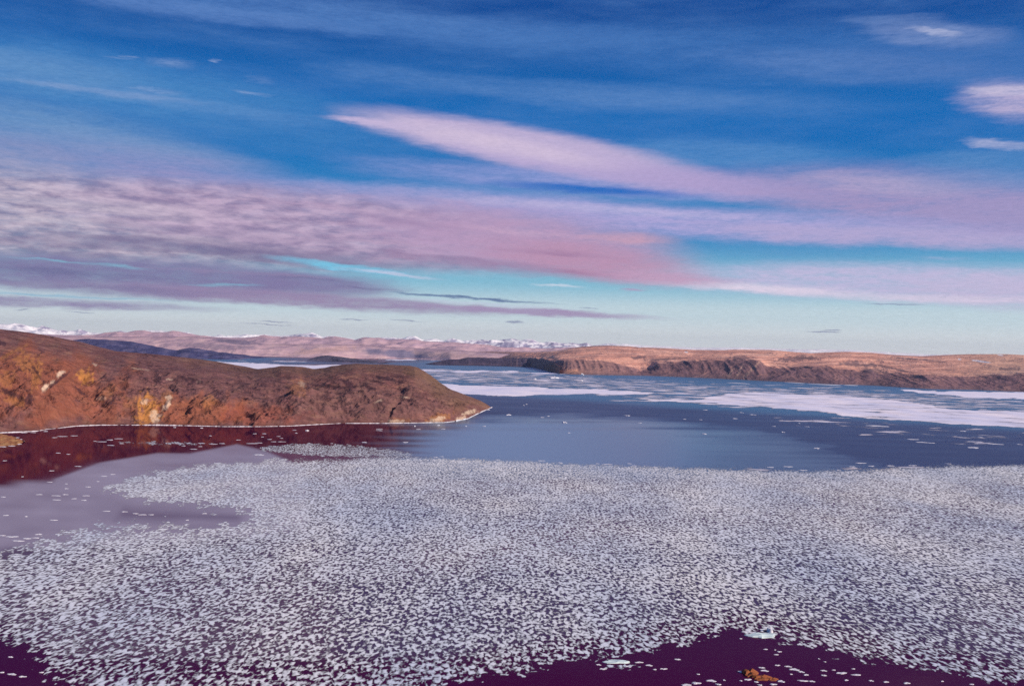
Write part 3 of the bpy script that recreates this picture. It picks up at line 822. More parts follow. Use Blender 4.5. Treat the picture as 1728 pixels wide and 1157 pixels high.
def simple_hill(name, shore, crest, dep, base, dark, lite, label, mat=None, nz=(120., 6.), n=260, cat='hill', f1=.55, bands=None, back=1500):
    x0, x1 = shore[0][0], shore[-1][0]
    def under(x):
        p = onwater(x, L(shore, x)); p[..., 1] -= 40; p[..., 2] = -6; return p
    taper = lambda x: sstep(x0, x0 + .12 * (x1 - x0), x) * sstep(x1, x1 - .12 * (x1 - x0), x)
    sd = lambda x: wd(L(shore, x), x)
    cd = lambda x: sd(x) + 10 + dep * (.2 + .8 * taper(x))
    def midf(x):
        ys, yc = L(shore, x), L(crest, x)
        return atdepth(x, ys + f1 * (yc - ys), sd(x) + (cd(x) - sd(x)) * .28)
    def crf(x): return atdepth(x, L(crest, x), cd(x))
    def b1(x): return atdepth(x, L(crest, x), cd(x)) * np.array([1, 1, .5]) + np.array([0, back * .5, 0])
    def b2(x): return atdepth(x, L(crest, x), cd(x)) * np.array([1, 1, 0]) + np.array([0, back, -6])
    def nf(P, PP, x):
        X, Y = P[..., 0], P[..., 1]
        w = sstep(1, 1.5, PP) * taper(x)[None, :] * (1 - .7 * sstep(.6, 0, np.abs(PP - 3)))
        return w * nz[1] * (fbm(X / nz[0], Y / nz[0], 4, 5) + .6 * (1 - 2 * np.abs(gn(X / (nz[0] * .6), Y / (nz[0] * 4), 3))) - .4)
    def cf(P, PP, px, py):
        C = np.zeros(P.shape) + np.array(base)
        n_ = fbm(px / 25., py / 4., 5, 33)
        C = blend(C, sstep(0, .6, n_) * .6, lite); C = blend(C, sstep(0, .6, -n_) * .6, dark)
        if bands: C = bands(C, px, py, PP)
        return C
    return land(name, x0, x1, n, [dict(m='P', f=under), dict(m='W', y=shore), dict(m='P', f=midf), dict(m='P', f=crf), dict(m='P', f=b1), dict(m='P', f=b2)],
                [2, 16, 16, 4, 3], nf, cf, mat or M_far, label, cat)


# dark promontory in front of the plateau
simple_hill('promontory', [(716, 614.5), (735, 616), (800, 617), (850, 618), (900, 620), (935, 629), (945, 630.5)],
            [(716, 614.3), (730, 611.5), (745, 608.5), (760, 606), (775, 606), (790, 602.5), (810, 603), (850, 604), (895, 605), (915, 607.5), (935, 612), (945, 618)],
            700, (.060, .045, .085), (.035, .028, .065), (.10, .07, .105), 'low dark purple promontory tapering to a point below the plateau', cat='promontory',
            bands=lambda C, px, py, PP: blend(blend(C, sstep(890, 935, px), (.26, .13, .11)), sstep(.1, .5, gn(px / 5., py * 0 + 3, 5)) * sstep(850, 870, px) * sstep(905, 890, px) * .5, (.22, .14, .15)))
# blue-grey hill behind the headland, shade and haze put into its colour
simple_hill('island', [(60, 598), (200, 602), (300, 605), (380, 606.5), (411, 606)],
            [(60, 592), (90, 583), (115, 576), (125, 573.5), (150, 571.5), (180, 573), (220, 576), (250, 582), (285, 590), (300, 591), (308, 588.5), (320, 586.5), (335, 587.5), (344, 590), (351, 595),
             (360, 594), (375, 594.5), (395, 599), (405, 603), (411, 605.8)],
            900, (.062, .060, .155), (.036, .034, .105), (.16, .13, .22), 'long slate blue island with a rounded knob behind the brown headland', n=420, cat='island', nz=(160., 9.))
simple_hill('island', [(519, 607.5), (560, 608.5), (600, 611), (645, 614)], [(519, 607.3), (530, 603), (542, 600), (552, 599.5), (565, 601), (575, 604), (585, 607.5), (600, 608.5), (645, 613.5)],
            350, (.075, .065, .105), (.05, .04, .08), (.12, .09, .12), 'small dome shaped dark island in the middle of the far water', cat='island', nz=(90., 5.))
# pink benches in the middle distance
def m1_b(C, px, py, PP):
    C = blend(C, sstep(2.55, 2.95, PP) * .75, (.24, .16, .21))
    C = blend(C, ell(px, py, 685, 597, 75, 7, 3, .35, 30) * .85, (.15, .15, .25))
    C = blend(C, ell(px, py, 400, 577, 40, 4, 5, .3, 14) * .8, (.14, .12, .20))
    C = blend(C, ell(px, py, 370, 584, 60, 5, 2, .5, 14) * .6, (.22, .17, .25))
    C = blend(C, ell(px, py, 545, 591, 60, 5, -5, .5, 12) * .6, (.66, .40, .34))
    C = blend(C, ell(px, py, 760, 600, 60, 5, 4, .5, 12) * .6, (.62, .40, .36))
    return C
simple_hill('shoreland', [(-700, 570), (-100, 588), (250, 595), (400, 600), (500, 602.5), (560, 604), (620, 604.5), (700, 606), (760, 609), (860, 612)],
            [(-700, 545), (-100, 561), (60, 566), (150, 568), (250, 567.5), (330, 568), (375, 570.5), (405, 573), (430, 577), (445, 580), (500, 581), (540, 580), (600, 581.5), (650, 585), (700, 588), (770, 591), (860, 597)],
            1800, (.62, .40, .42), (.48, .31, .37), (.74, .50, .47), 'pink low coastal benches across the far water below the mountains', mat=M_dist, nz=(500., 16.), n=700,
            cat='coast', bands=m1_b, f1=.62, back=3000)

# mountain ranges
def range_(name, sky, d0, base, colf, label, amp, n=900, x0=-700, x1=2500, seed=0, scale=900., jag=0.0):
    def bot(x): return atheight(x, x * 0 + d0 - 3500, x * 0 - 8)
    def mid(x): return atdepth(x, L(sky, x) * .55 + .45 * L(base, x) , x * 0 + d0 - 1500)
    def cre(x): return atdepth(x, L(sky, x), x * 0 + d0)
    def bk(x): return cre(x) * np.array([1, 1, 0]) + np.array([0, 4000, -8])
    def nf(P, PP, x):
        w = sstep(.2, 1, PP) * (1 - .75 * sstep(.5, 0, np.abs(PP - 2)))
        return w * amp * (1 - .75 * sstep(1000, 1100, x))[None, :] * (ridged(P[..., 0] / scale, P[..., 1] / scale, 4, seed) - .8)
    return land(name, x0, x1, n, [dict(m='P', f=bot), dict(m='P', f=mid), dict(m='P', f=cre), dict(m='P', f=bk)], [14, 26, 3], nf, colf, M_dist, label, 'mountains')


SkyA = [(-700, 530), (-300, 540), (-60, 544), (0, 546.5), (22, 548), (30, 547), (40, 547.5), (52, 552), (66, 554.5), (74, 551), (82, 553), (90, 557), (100, 560.5), (107, 556.5), (113, 561), (130, 561), (138, 556), (146, 560), (155, 562.5),
        (170, 562.5), (195, 560), (203, 558), (212, 561), (232, 559), (250, 557.5), (272, 557.5), (280, 560), (300, 560), (318, 561.5), (340, 566), (375, 568.5), (400, 567), (413, 566.5), (430, 567), (450, 565.5), (470, 567),
        (485, 566), (500, 564.5), (518, 563.5), (527, 562), (535, 565), (545, 569), (560, 567), (575, 569), (600, 573), (612, 569), (618, 567.5), (628, 570), (655, 572), (664, 570), (680, 571), (699, 569.5), (712, 574), (735, 573),
        (752, 575.5), (762, 572.5), (780, 577), (800, 577), (812, 574), (830, 574.5), (850, 573), (868, 574), (880, 575), (890, 574.5), (898, 573), (908, 577), (918, 579.5), (932, 578), (950, 579.5), (965, 578), (978, 580.5), (990, 579),
        (1000, 583.5), (1025, 581), (1080, 583), (1170, 587), (1240, 586.8), (1300, 588), (1350, 590), (1400, 590), (1445, 591.5), (1500, 595.5), (1560, 598.8), (1620, 599), (1728, 600), (2500, 614)]
def a_col(P, PP, px, py):
    C = np.zeros(P.shape) + np.array((.97, .92, .93))
    rk = fbm(px / 9., py / 3.5, 4, 8) - .6 * sstep(1000, 1080, px)
    dep = py - L(SkyA, px)
    band = sstep(740, 800, px) * sstep(1000, 960, px)
    # rocky faces: lower on each peak, strongest around the two nunatak groups
    C = blend(C, sstep(.12, .3, rk + .05 * dep - .16) * (.3 + .6 * band), (.30, .27, .42))
    for (cx, cy, a, b) in ((78, 553, 9, 3), (108, 559.5, 6, 3), (140, 560, 9, 4), (36, 550, 6, 2), (202, 560, 7, 3), (527, 567, 8, 3.5), (812, 578, 14, 3), (860, 582, 16, 5), (898, 575.5, 6, 2.2), (935, 581, 12, 3), (985, 581, 12, 3), (660, 574, 30, 3), (764, 576, 10, 3),
                           (700, 573, 8, 3), (620, 571, 9, 3), (500, 568, 12, 3)):
        C = blend(C, ell(px, py, cx, cy, a, b, 0, .5, 5) * .85, (.30, .26, .40))
    return C
range_('mountains', SkyA, 36000., [(-700, 560), (0, 575), (2500, 620)], a_col, 'snow covered mountain range along the far horizon', 120, n=1300, seed=4, scale=1500.)
SkyB = [(-700, 552), (0, 562), (60, 565), (110, 566), (155, 566), (175, 563.5), (190, 561.5), (198, 560.5), (204, 559.5), (212, 562), (222, 561), (232, 559), (248, 558.8), (262, 562), (278, 561), (292, 559.5), (305, 560), (318, 563), (335, 566.5), (370, 569.8),
        (395, 570), (415, 569), (432, 568.5), (450, 566.5), (465, 568.5), (480, 569), (500, 568), (520, 569), (545, 571), (552, 568.5), (565, 567), (582, 570), (600, 574), (612, 571), (640, 570), (655, 573.5), (680, 573), (700, 573), (715, 576),
        (740, 576), (760, 577), (790, 580), (820, 582), (860, 586), (900, 588), (940, 587), (980, 586), (1000, 587), (2500, 625)]
def b_col(P, PP, px, py):
    C = np.zeros(P.shape) + np.array((.56, .36, .40))
    n = fbm(px / 40., py / 4., 4, 18)
    C = blend(C, sstep(0, .6, n) * .5, (.66, .44, .44)); C = blend(C, sstep(0, .6, -n) * .5, (.42, .29, .38))
    C = blend(C, sstep(120, 0, px) * .7, (.50, .45, .55))
    return C
range_('hills', SkyB, 23000., [(-700, 570), (0, 585), (2500, 630)], b_col, 'dusky pink bare hills in front of the snowy range', 60, n=1000, seed=9, scale=1100.)


# ---------------------------------------------------------------- ice sheets
def ice_patch(name, poly, mat, label, cat, z=.18, full=.56, edge=16., rag=14., rs=(60., 9.), ys=2.2, step=(3., 2.), kind='stuff', mod=None, group=None, seed=0, floor=None):
    p = np.array(poly, float)
    x0, x1 = p[:, 0].min() - 30, p[:, 0].max() + 30
    y0, y1 = p[:, 1].min() - 8, p[:, 1].max() + 8
    xs_ = np.arange(x0, x1, step[0]); ys_ = np.arange(y0, y1, step[1])
    X, Y = np.meshgrid(xs_, ys_)
    sd = psd(poly, X, Y, ys) + (rag(X, Y) if callable(rag) else rag) * fbm(X / rs[0], Y / rs[1], 5, 40 + seed, .6)
    cov = sstep(-edge * .4, edge, sd) * full + .0
    if mod is not None: cov = cov * mod(X, Y)
    P = onwater(X, Y, z)
    keep = (cov > .12) & (Y > yhor(X) + 4)
    o = grid_mesh(name, P, mat, attrs={'cover': cov}, keep=keep, smooth=False)
    tag(o, label, cat, kind=kind, group=group)
    return o


field = [(172, 815), (250, 792), (330, 778), (420, 773), (480, 768), (560, 770), (640, 765), (700, 765), (860, 771), (1000, 778), (1200, 785), (1350, 789), (1450, 787), (1550, 781),
         (1728, 779), (2400, 771), (2400, 1250), (1900, 1185), (1728, 1162), (1640, 1149), (1540, 1133), (1450, 1119), (1380, 1097), (1310, 1087), (1265, 1077), (1235, 1071), (1195, 1080),
         (1140, 1096), (1060, 1109), (960, 1121), (900, 1136), (820, 1144), (750, 1160), (600, 1300), (200, 1300), (95, 1165), (60, 1122), (30, 1100), (0, 1086), (-120, 1040), (-500, 1010),
         (-500, 985), (-100, 950), (0, 928), (70, 906), (120, 892), (180, 881), (250, 879), (330, 884), (400, 881), (416, 872), (380, 864), (290, 855), (200, 842), (160, 830)]
ice_patch('ice_field', field, M_ice, 'wide field of broken frazil ice clumps covering the near water', 'sea ice', full=.53, edge=20., rag=lambda X, Y: 4 + 20 * sstep(800, 880, Y) + 10 * sstep(600, 400, X), rs=(30., 9.), ys=1.9, step=(4., 3.),
          mod=lambda X, Y: 1 + .05 * fbm(X / 220., Y / 60., 3, 2) + .05 * sstep(1050, 800, Y) - .07 * sstep(930, 1120, Y))
near_pts = [
    ('brash_ice', [(196, 744), (300, 744), (345, 746), (380, 749), (330, 751), (260, 750), (210, 749)], 'thin brash ice strip floating in the headland reflection below the ochre cliff'),
    ('brash_ice', [(430, 752), (520, 746), (600, 750), (660, 756), (700, 764), (690, 772), (560, 772), (480, 766), (445, 762)], 'mottled brash ice drifting off the field edge into the dark reflection'),
    ('brash_ice', [(1010, 1120), (1060, 1118), (1090, 1124), (1060, 1130), (1020, 1128)], 'loose brash ice strip on purple water left of the orange rock'),
]
for i, (nm, poly, lab) in enumerate(near_pts):
    ice_patch(nm, poly, M_ice, lab, 'brash ice', z=.2, full=.50, edge=7., rag=7., rs=(14., 4.), ys=2.5, step=(2., 1.), seed=3 + i)

far_pts = [
    ([(700, 645), (745, 647.5), (820, 650), (940, 654), (1060, 659), (1130, 664), (1040, 666), (960, 665.5), (880, 668), (820, 667), (770, 664), (700, 660)], .95, 'pale ice band running right from behind the headland slope'),
    ([(1085, 673), (1180, 672), (1230, 662), (1270, 660), (1350, 663.5), (1440, 668), (1510, 673), (1560, 680), (1600, 689), (1728, 693), (2400, 715), (2400, 752), (1728, 722), (1600, 715), (1450, 706), (1380, 695), (1280, 687), (1180, 680), (1100, 677)], .66,
     'broad pinkish white pack ice band at the right below the plateau'),
    ([(1512, 656.5), (1560, 657.5), (1728, 662), (2400, 690), (2400, 706), (1728, 675), (1640, 671), (1580, 666), (1530, 660)], .95, 'bright ice tongue close under the plateau shore at the right edge'),
    ([(680, 622), (760, 624), (860, 625.5), (945, 629), (945, 632), (860, 629.5), (760, 628), (690, 627)], .85, 'thin white ice line in front of the dark promontory'),
    ([(340, 608), (380, 610), (440, 612.5), (500, 615), (620, 616), (620, 628), (340, 624)], .98, 'white ice strip showing over the saddle of the headland'),
    ([(400, 606), (470, 608), (520, 609.5), (520, 611), (440, 610), (400, 608.5)], .8, 'short white ice line just left of the small dome island'),
    ([(590, 604), (650, 605), (735, 607), (735, 609), (650, 607.5), (590, 606)], .85, 'narrow white ice line beyond the small dome island'),
]
for i, (poly, full, lab) in enumerate(far_pts):
    ice_patch('ice_band', poly, M_pack, lab, 'pack ice', z=.3, full=full, edge=7., rag=6., rs=(60., 3.5), ys=4., step=(4., .8), seed=20 + i, group='bands of pack ice across the far water')
ice_patch('drift_ice', [(690, 618), (900, 624), (1100, 640), (1300, 648), (1500, 656), (1800, 680), (1800, 700), (1500, 690), (1250, 690), (1080, 680), (1000, 668), (860, 654), (700, 645)], M_pack,
          'loose streaks of drift ice between the far ice bands', 'drift ice', z=.24, full=.48, edge=20., rag=26., rs=(120., 3.), ys=4., step=(4., .8), seed=50)
ice_patch('drift_ice', [(1250, 690), (1400, 702), (1600, 718), (1800, 728), (1800, 755), (1600, 750), (1450, 735), (1300, 712)], M_pack,
          'scattered shreds of drift ice on the dark water below the broad band', 'drift ice', z=.24, full=.40, edge=20., rag=22., rs=(60., 3.), ys=4., step=(4., .8), seed=57)
ice_patch('drift_ice', [(980, 784), (1100, 786), (1350, 789), (1460, 784), (1560, 780), (1700, 782), (1700, 786), (1500, 792), (1300, 796), (980, 790)], M_pack,
          'thin crust of white ice along the far edge of the ice field', 'drift ice', z=.34, full=.43, edge=5., rag=8., rs=(40., 3.), ys=3., step=(3., .8), seed=60)


# ---------------------------------------------------------------- floes
def floe_mesh(name, w, dpt, h, seed, mat, rough=.18, n=18):
    r = np.random.RandomState(seed)
    ph = r.rand(6) * 6.28
    def rad(a): return 1 + rough * (math.sin(2 * a + ph[0]) + .7 * math.sin(3 * a + ph[1]) + .5 * math.sin(5 * a + ph[2]) + .35 * math.sin(8 * a + ph[3]))
    vs, fs = [], []
    rings = [(1.02, -.35), (1.0, .35), (.88, .72), (.55, .95)]
    for k, (s, z) in enumerate(rings):
        for i in range(n):
            a = 2 * math.pi * i / n
            q = rad(a) * s
            zz = z * h * (1 + (.5 * math.sin(3 * a + ph[4]) + .4 * math.sin(a + ph[5])) * (k >= 2)) if z > 0 else z
            vs.append((math.cos(a) * w / 2 * q, math.sin(a) * dpt / 2 * q, zz))
    vs.append((0, 0, h * (1 + .3 * math.sin(ph[4]))))
    for k in range(len(rings) - 1):
        for i in range(n):
            j = (i + 1) % n
            fs.append((k * n + i, k * n + j, (k + 1) * n + j, (k + 1) * n + i))
    b = (len(rings) - 1) * n
    for i in range(n): fs.append((b + i, b + (i + 1) % n, len(vs) - 1))
    me = bpy.data.meshes.new(name); me.from_pydata(vs, [], fs); me.materials.append(mat); me.update()
    return me


PROTO = [floe_mesh('ice_floe', 1, 1, 1, 100 + i, M_floe, n=14) for i in range(8)]


def floe(px, py, wpx, hpx, label, group=None, name='ice_floe', cat='ice floe', mat=None, dr=1.6, hm=None):
    p = onwater(np.array(float(px)), np.array(float(py)))
    sl_ = math.hypot(p[1], p[0])
    k = sl_ / F                      # metres per photo pixel across
    w = wpx * k
    dep_full = hpx * k * p[1] / CAM_H       # depth that would fill hpx
    dpt = min(dep_full * .75, w * dr)
    h = max(.25, (hpx - dpt / (k * p[1] / CAM_H)) * k * .8) if hm is None else hm
    if mat is None: me_ = PROTO[random.randrange(8)]
    else: me_ = floe_mesh(name, 1, 1, 1, int(px), mat)
    o = bpy.data.objects.new(name, me_); COL.objects.link(o)
    o.location = (p[0], p[1], 0.05); o.scale = (w, dpt, h)
    tag(o, label, cat, group)
    return o


floe(935, 638, 15, 3.2, 'bright white iceberg standing in blue water under the plateau end', name='iceberg', cat='iceberg')
floe(983, 632.5, 5, 2.5, 'small white iceberg touching the shore by the pink bluff', name='iceberg', cat='iceberg')
floe(982, 642.5, 3.5, 2, 'tiny white berg below the pink bluff', name='iceberg', cat='iceberg')
floe(902, 640, 6, 2, 'dark flecked low berg left of the bright iceberg')
floe(437, 767, 17, 2.2, 'white lens shaped floe at the tip of the saddle reflection')
floe(953, 713, 8, 2.6, 'white floe alone on the smooth grey blue water')
floe(858, 700, 8, 2, 'white floe right of the headland tip')
floe(822, 691, 9, 1.6, 'thin white floe touching the headland tip')
floe(1058, 701, 9, 1.6, 'small floe on the dark strip right of the headland')
floe(1188, 732, 7, 1.8, 'lone floe on blue water near the middle of the dark strip')
floe(1480, 718.5, 34, 2.0, 'long thin flat floe on the dark water at right')
floe(1642, 755, 18, 2.2, 'flat white floe near the right edge above the field')
floe(1378, 756, 10, 1.8, 'small white floe above the ice field edge right of centre')
floe(1321, 729, 6, 1.6, 'tiny white floe among the dark water right of centre')
floe(518, 726.5, 6, 2.2, 'bright white floe just off the foot of the knob')
floe(615, 746, 9, 1.6, 'grey white floe in the knob reflection')
floe(684, 746, 8, 1.6, 'small floe near the right side of the knob reflection')
floe(1286, 1072, 44, 11, 'large pale green ice slab on the edge of the purple water', name='ice_slab', cat='ice slab', mat=M_green)
floe(1299, 1066, 8, 6, 'white ice block standing on the pale green slab', name='ice_block', cat='ice block', hm=2.4)
floe(1262, 1066, 20, 4, 'white floe behind the pale green slab')
floe(1040, 1116, 50, 7, 'long greenish white floe at the upper edge of the purple water', mat=M_green)

# rock by the near water
rk = floe_mesh('rock', 1, 1, 1, 901, rock_mat('orange_rock', 1 / 2.0, 1 / .7, .5, .5), rough=.22, n=22)
ca = rk.color_attributes.new('tint', 'FLOAT_COLOR', 'POINT')
for d_ in ca.data: d_.color = (.30, .095, .04, 1)
for i, (x_, y_, w_, d_, h_, lab) in enumerate(((1266, 1137, 26, 12, 2.0, 'round orange rock rimmed with ice in the purple water'),
                                               (1285, 1144, 34, 9, 1.3, 'long low orange rock right of the round one'),
                                               (1304, 1146, 18, 6, .7, 'smallest dark orange rock trailing right of the other two'))):
    p = onwater(np.array(float(x_)), np.array(float(y_))); k = math.hypot(*p[:2]) / F
    o = bpy.data.objects.new('rock', rk); COL.objects.link(o)
    o.location = (p[0], p[1], 0); o.scale = (w_ * k, d_ * k * p[1] / CAM_H * .6, h_); o.rotation_euler = (0, 0, i * .9 * 0)
    tag(o, lab, 'rock', 'orange rocks in the near purple water')

# scraps round the rock and on the purple water
T = lambda x, y: True
PLACES = {
    'ice scraps on the purple water': [(lambda x, y: x < 200, 'of those in the bottom left corner'), (lambda x, y: x < 1150, 'of those below the greenish floe'),
        (lambda x, y: y < 1113 and x < 1450, 'of those below the green slab'), (lambda x, y: x < 1240, 'of those left of the orange rocks'),
        (lambda x, y: x < 1323, 'of those hugging the orange rocks'), (lambda x, y: x < 1378, 'of those just right of the rocks'), (lambda x, y: x < 1450, 'of those well right of the rocks'), (T, 'of those at bottom right')],
    'floes on the blue middle water': [(lambda x, y: x < 830 and y < 760, 'of those near the headland tip'), (lambda x, y: x < 960 and y > 765, 'of those on the field edge right of the reflection'),
        (lambda x, y: x < 1200 and y > 765, 'of those on the middle field edge'), (lambda x, y: y > 765, 'of those on the right field edge'),
        (lambda x, y: x < 1200, 'of those on the dark strip beyond the headland'), (lambda x, y: x < 1400, 'of those on the dark strip right of centre'), (T, 'of those in the dark water far right')],
    'floes in the headland reflection': [(lambda x, y: x < 80 and y < 735, 'of those on the shore above the spit'), (lambda x, y: x < 150 and y < 760, 'of those right of the rock spit'),
        (lambda x, y: x < 150, 'of those in the deep red reflection'), (lambda x, y: x < 320, 'of those under the ochre cliff'), (lambda x, y: x < 420, 'of those right of the brash strip'),
        (lambda x, y: x < 480, 'of those above the saddle reflection'), (T, 'of those under the knob')],
    'floes on the lilac water': [(lambda x, y: y > 895, 'of those by the field edge at far left'), (lambda x, y: x > 165 and y > 850, 'of those in the dark inlet'), (lambda x, y: x > 150, 'of those by the upper lobe of the field'),
        (lambda x, y: y > 860, 'of those in the lower lilac water'), (T, 'of those below the reflection edge')],
    'ice pieces on the rock spit': [(T, 'of those on the left edge rock spit')],
}
def scatter(pts, label, group, name='ice_floe', cat='ice floe', dr=1.6):
    ORD = 'leftmost second third fourth fifth sixth seventh eighth ninth tenth eleventh twelfth thirteenth fourteenth fifteenth sixteenth'.split()
    places = PLACES[group]
    buckets = {}
    for q in pts:
        for test, phrase in places:
            if test(q[0], q[1]):
                buckets.setdefault(phrase, []).append(q); break
    for phrase, qs in buckets.items():
        qs.sort()
        if len(qs) > len(ORD): print('BUCKET', phrase, len(qs))
        for i, (x_, y_, w_, h_) in enumerate(qs):
            size = 'larger' if w_ >= 14 else ('tiny' if w_ < 7 else 'small')
            o_ = 'rightmost' if i == len(qs) - 1 and i > 0 else (ORD[i] if i == 0 else ORD[i] + ' from left')
            lb = f'{size} {label}, {o_} {phrase}' if len(qs) > 1 else f'{size} {label} {phrase.replace("of those ", "")}'
            if len(lb.split()) > 16: print('LONG', lb)
            floe(x_, y_, w_ * .85, h_ * .72, lb, group, name, cat, dr=dr)


pur = [(1250, 1133, 9, 5), (1290, 1131, 16, 4), (1285, 1126, 12, 3), (1262, 1146, 14, 4), (1276, 1150, 8, 3), (1318, 1149, 14, 5), (1330, 1124, 14, 3), (1340, 1129, 20, 5), (1352, 1133, 12, 4),
       (1360, 1138, 9, 3), (1312, 1122, 10, 2.5), (1390, 1131, 12, 3), (1420, 1135, 20, 5), (1445, 1138, 16, 4), (1390, 1139, 10, 3), (1355, 1148, 18, 4), (1370, 1149, 12, 3), (1428, 1147, 7, 3),
       (1200, 1148, 20, 5), (1175, 1152, 16, 6), (1158, 1155, 18, 5), (1212, 1154, 10, 4), (1222, 1147, 5, 2.5), (1250, 1148, 5, 2.5), (1305, 1154, 12, 4), (1282, 1155, 8, 3), (1392, 1116, 4, 2),
       (1382, 1111, 4, 2), (1315, 1099, 8, 3), (1292, 1095, 7, 2.5), (1310, 1104, 8, 2.5), (1308, 1096, 3, 2), (1250, 1077, 5, 2.5), (1178, 1137, 6, 2), (1143, 1112, 12, 3), (1120, 1128, 14, 3),
       (1095, 1122, 14, 3.5), (1078, 1117, 16, 3), (1105, 1129, 6, 3), (1060, 1124, 12, 4), (1018, 1128, 14, 4), (1010, 1121, 10, 3), (1640, 1154, 7, 3), (1590, 1149, 5, 2), (1530, 1152, 12, 4),
       (1495, 1150, 10, 3), (1470, 1148, 9, 3), (1335, 1137, 5, 2), (1407, 1130, 6, 2), (1440, 1128, 6, 2), (20, 1137, 16, 4), (38, 1141, 12, 3.5), (3, 1134, 8, 3), (70, 1134, 7, 3), (18, 1108, 9, 2.5)]
scatter(pur, 'white ice scrap', 'ice scraps on the purple water')
mid = [(960, 730, 5, 1.4), (915, 704, 7, 1.4), (925, 702, 5, 1.4), (1080, 713.5, 8, 1.2), (1155, 707, 6, 1.2), (1182, 708, 6, 1.2), (1240, 706, 9, 1.6), (1251, 696, 8, 1.4), (1270, 699.5, 12, 1.6), (1306, 719, 6, 1.3), (1348, 714, 4, 1.2), (1362, 719.5, 7, 1.3),
       (1190, 691.5, 8, 1.4), (888, 682, 4, 1.4), (884, 684, 3, 1.4), (1540, 741, 20, 1.8), (1556, 746, 24, 1.8), (1570, 747, 14, 1.6), (1625, 727, 12, 1.6), (1640, 745, 18, 1.6), (1680, 749, 26, 1.8), (1720, 749.5, 9, 1.4), (1654, 737, 7, 1.3),
       (1470, 786, 12, 1.8), (1452, 781, 18, 2), (1438, 787, 12, 1.6), (1502, 785.5, 14, 1.8), (1415, 793, 8, 1.8), (1300, 788, 12, 1.8), (1330, 787, 18, 1.8), (1355, 793, 14, 1.8), (1128, 789, 12, 1.8), (1105, 788, 9, 1.8), (1070, 785.5, 10, 1.8), (1062, 782, 9, 1.6),
       (1025, 783, 20, 1.8), (1008, 782, 8, 1.6), (945, 780.5, 9, 2.4), (913, 777, 14, 1.6), (840, 775.5, 8, 1.4), (783, 773, 8, 1.2), (745, 770, 8, 1.2), (735, 771, 9, 1.2), (1540, 785, 16, 1.6), (1600, 782, 10, 1.2), (706, 724, 8, 1.6), (740, 717.5, 5, 1.8), (748, 723.5, 9, 1.3),
       (786, 719, 4, 1.6), (817, 719, 6, 1.6), (700, 719, 3, 2), (640, 726, 14, 1.4)]
scatter(mid, 'white floe', 'floes on the blue middle water')
rng = random.Random(4)
red = [(125, 735, 11, 1.4), (105, 736, 16, 1.5), (92, 738, 8, 1.2), (98, 764, 9, 1.5), (115, 766, 7, 1.2), (87, 794, 8, 1.4), (132, 786.5, 13, 1.4), (8, 777, 6, 1.4), (38, 804, 4, 1.4), (84, 813, 9, 1.2), (172, 745, 16, 1.6), (186, 742, 12, 1.8), (200, 740, 14, 1.4), (187, 751, 14, 1.4),
       (205, 748, 9, 1.4), (355, 735, 5, 1.3), (295, 721, 5, 1.6), (340, 722, 6, 2), (310, 752, 8, 1.4), (327, 757.5, 14, 1.5), (338, 753, 6, 1.4), (425, 748, 20, 1.6), (437, 747, 12, 1.4), (402, 742, 8, 1.2), (375, 748, 12, 1.4), (360, 749, 14, 1.4), (430, 731.5, 6, 1.4), (446, 731.5, 8, 1.6),
       (443, 737, 5, 1.4), (455, 741, 7, 1.5), (462, 745, 9, 1.4), (475, 745, 14, 1.2), (497, 725.5, 8, 1.2), (500, 730.5, 5, 1.4), (470, 736, 7, 1.2), (475, 739, 5, 1.2), (640, 723.5, 12, 1.2), (560, 748, 6, 1.2), (300, 748, 16, 1.5), (340, 747.5, 14, 1.5), (66, 723.5, 6, 1.5), (77, 727.5, 8, 1.8),
       (40, 730, 10, 1.2), (56, 729.5, 9, 1.3), (160, 744, 6, 1.0)]
scatter(red, 'white floe', 'floes in the headland reflection')
lil = [(66, 834, 10, 1.4), (95, 836, 18, 1.4), (110, 834, 9, 1.4), (95, 843, 16, 1.5), (125, 841, 8, 1.5), (142, 843.5, 10, 1.6), (5, 838, 8, 1.4), (10, 869, 8, 2), (44, 871, 5, 1.6), (90, 877, 14, 1.8), (112, 816, 5, 1.4), (112, 824, 6, 1.2), (145, 836, 12, 1.4), (148, 821, 10, 1.2),
       (20, 905, 20, 3), (45, 908, 14, 3), (30, 912, 20, 3), (60, 907, 12, 2), (4, 903, 10, 2), (65, 901, 10, 3), (175, 803, 12, 1.4), (190, 800, 8, 1.2), (165, 812, 6, 1.2), (228, 866, 10, 2), (240, 868, 14, 2), (255, 868, 9, 2), (345, 866, 8, 2), (316, 877, 5, 1.6), (180, 862, 12, 1.6), (210, 863, 10, 1.6)]
scatter(lil, 'white floe', 'floes on the lilac water')
# ice crust along the shore of the spit
spt = [(20, 743, 18, 2.2), (30, 742, 10, 2), (37, 744, 8, 2), (30, 749, 12, 2.2), (18, 752, 14, 2), (5, 753.5, 12, 1.8), (28, 738, 9, 1.6), (34, 741, 6, 1.4)]
scatter(spt, 'white ice piece', 'ice pieces on the rock spit')


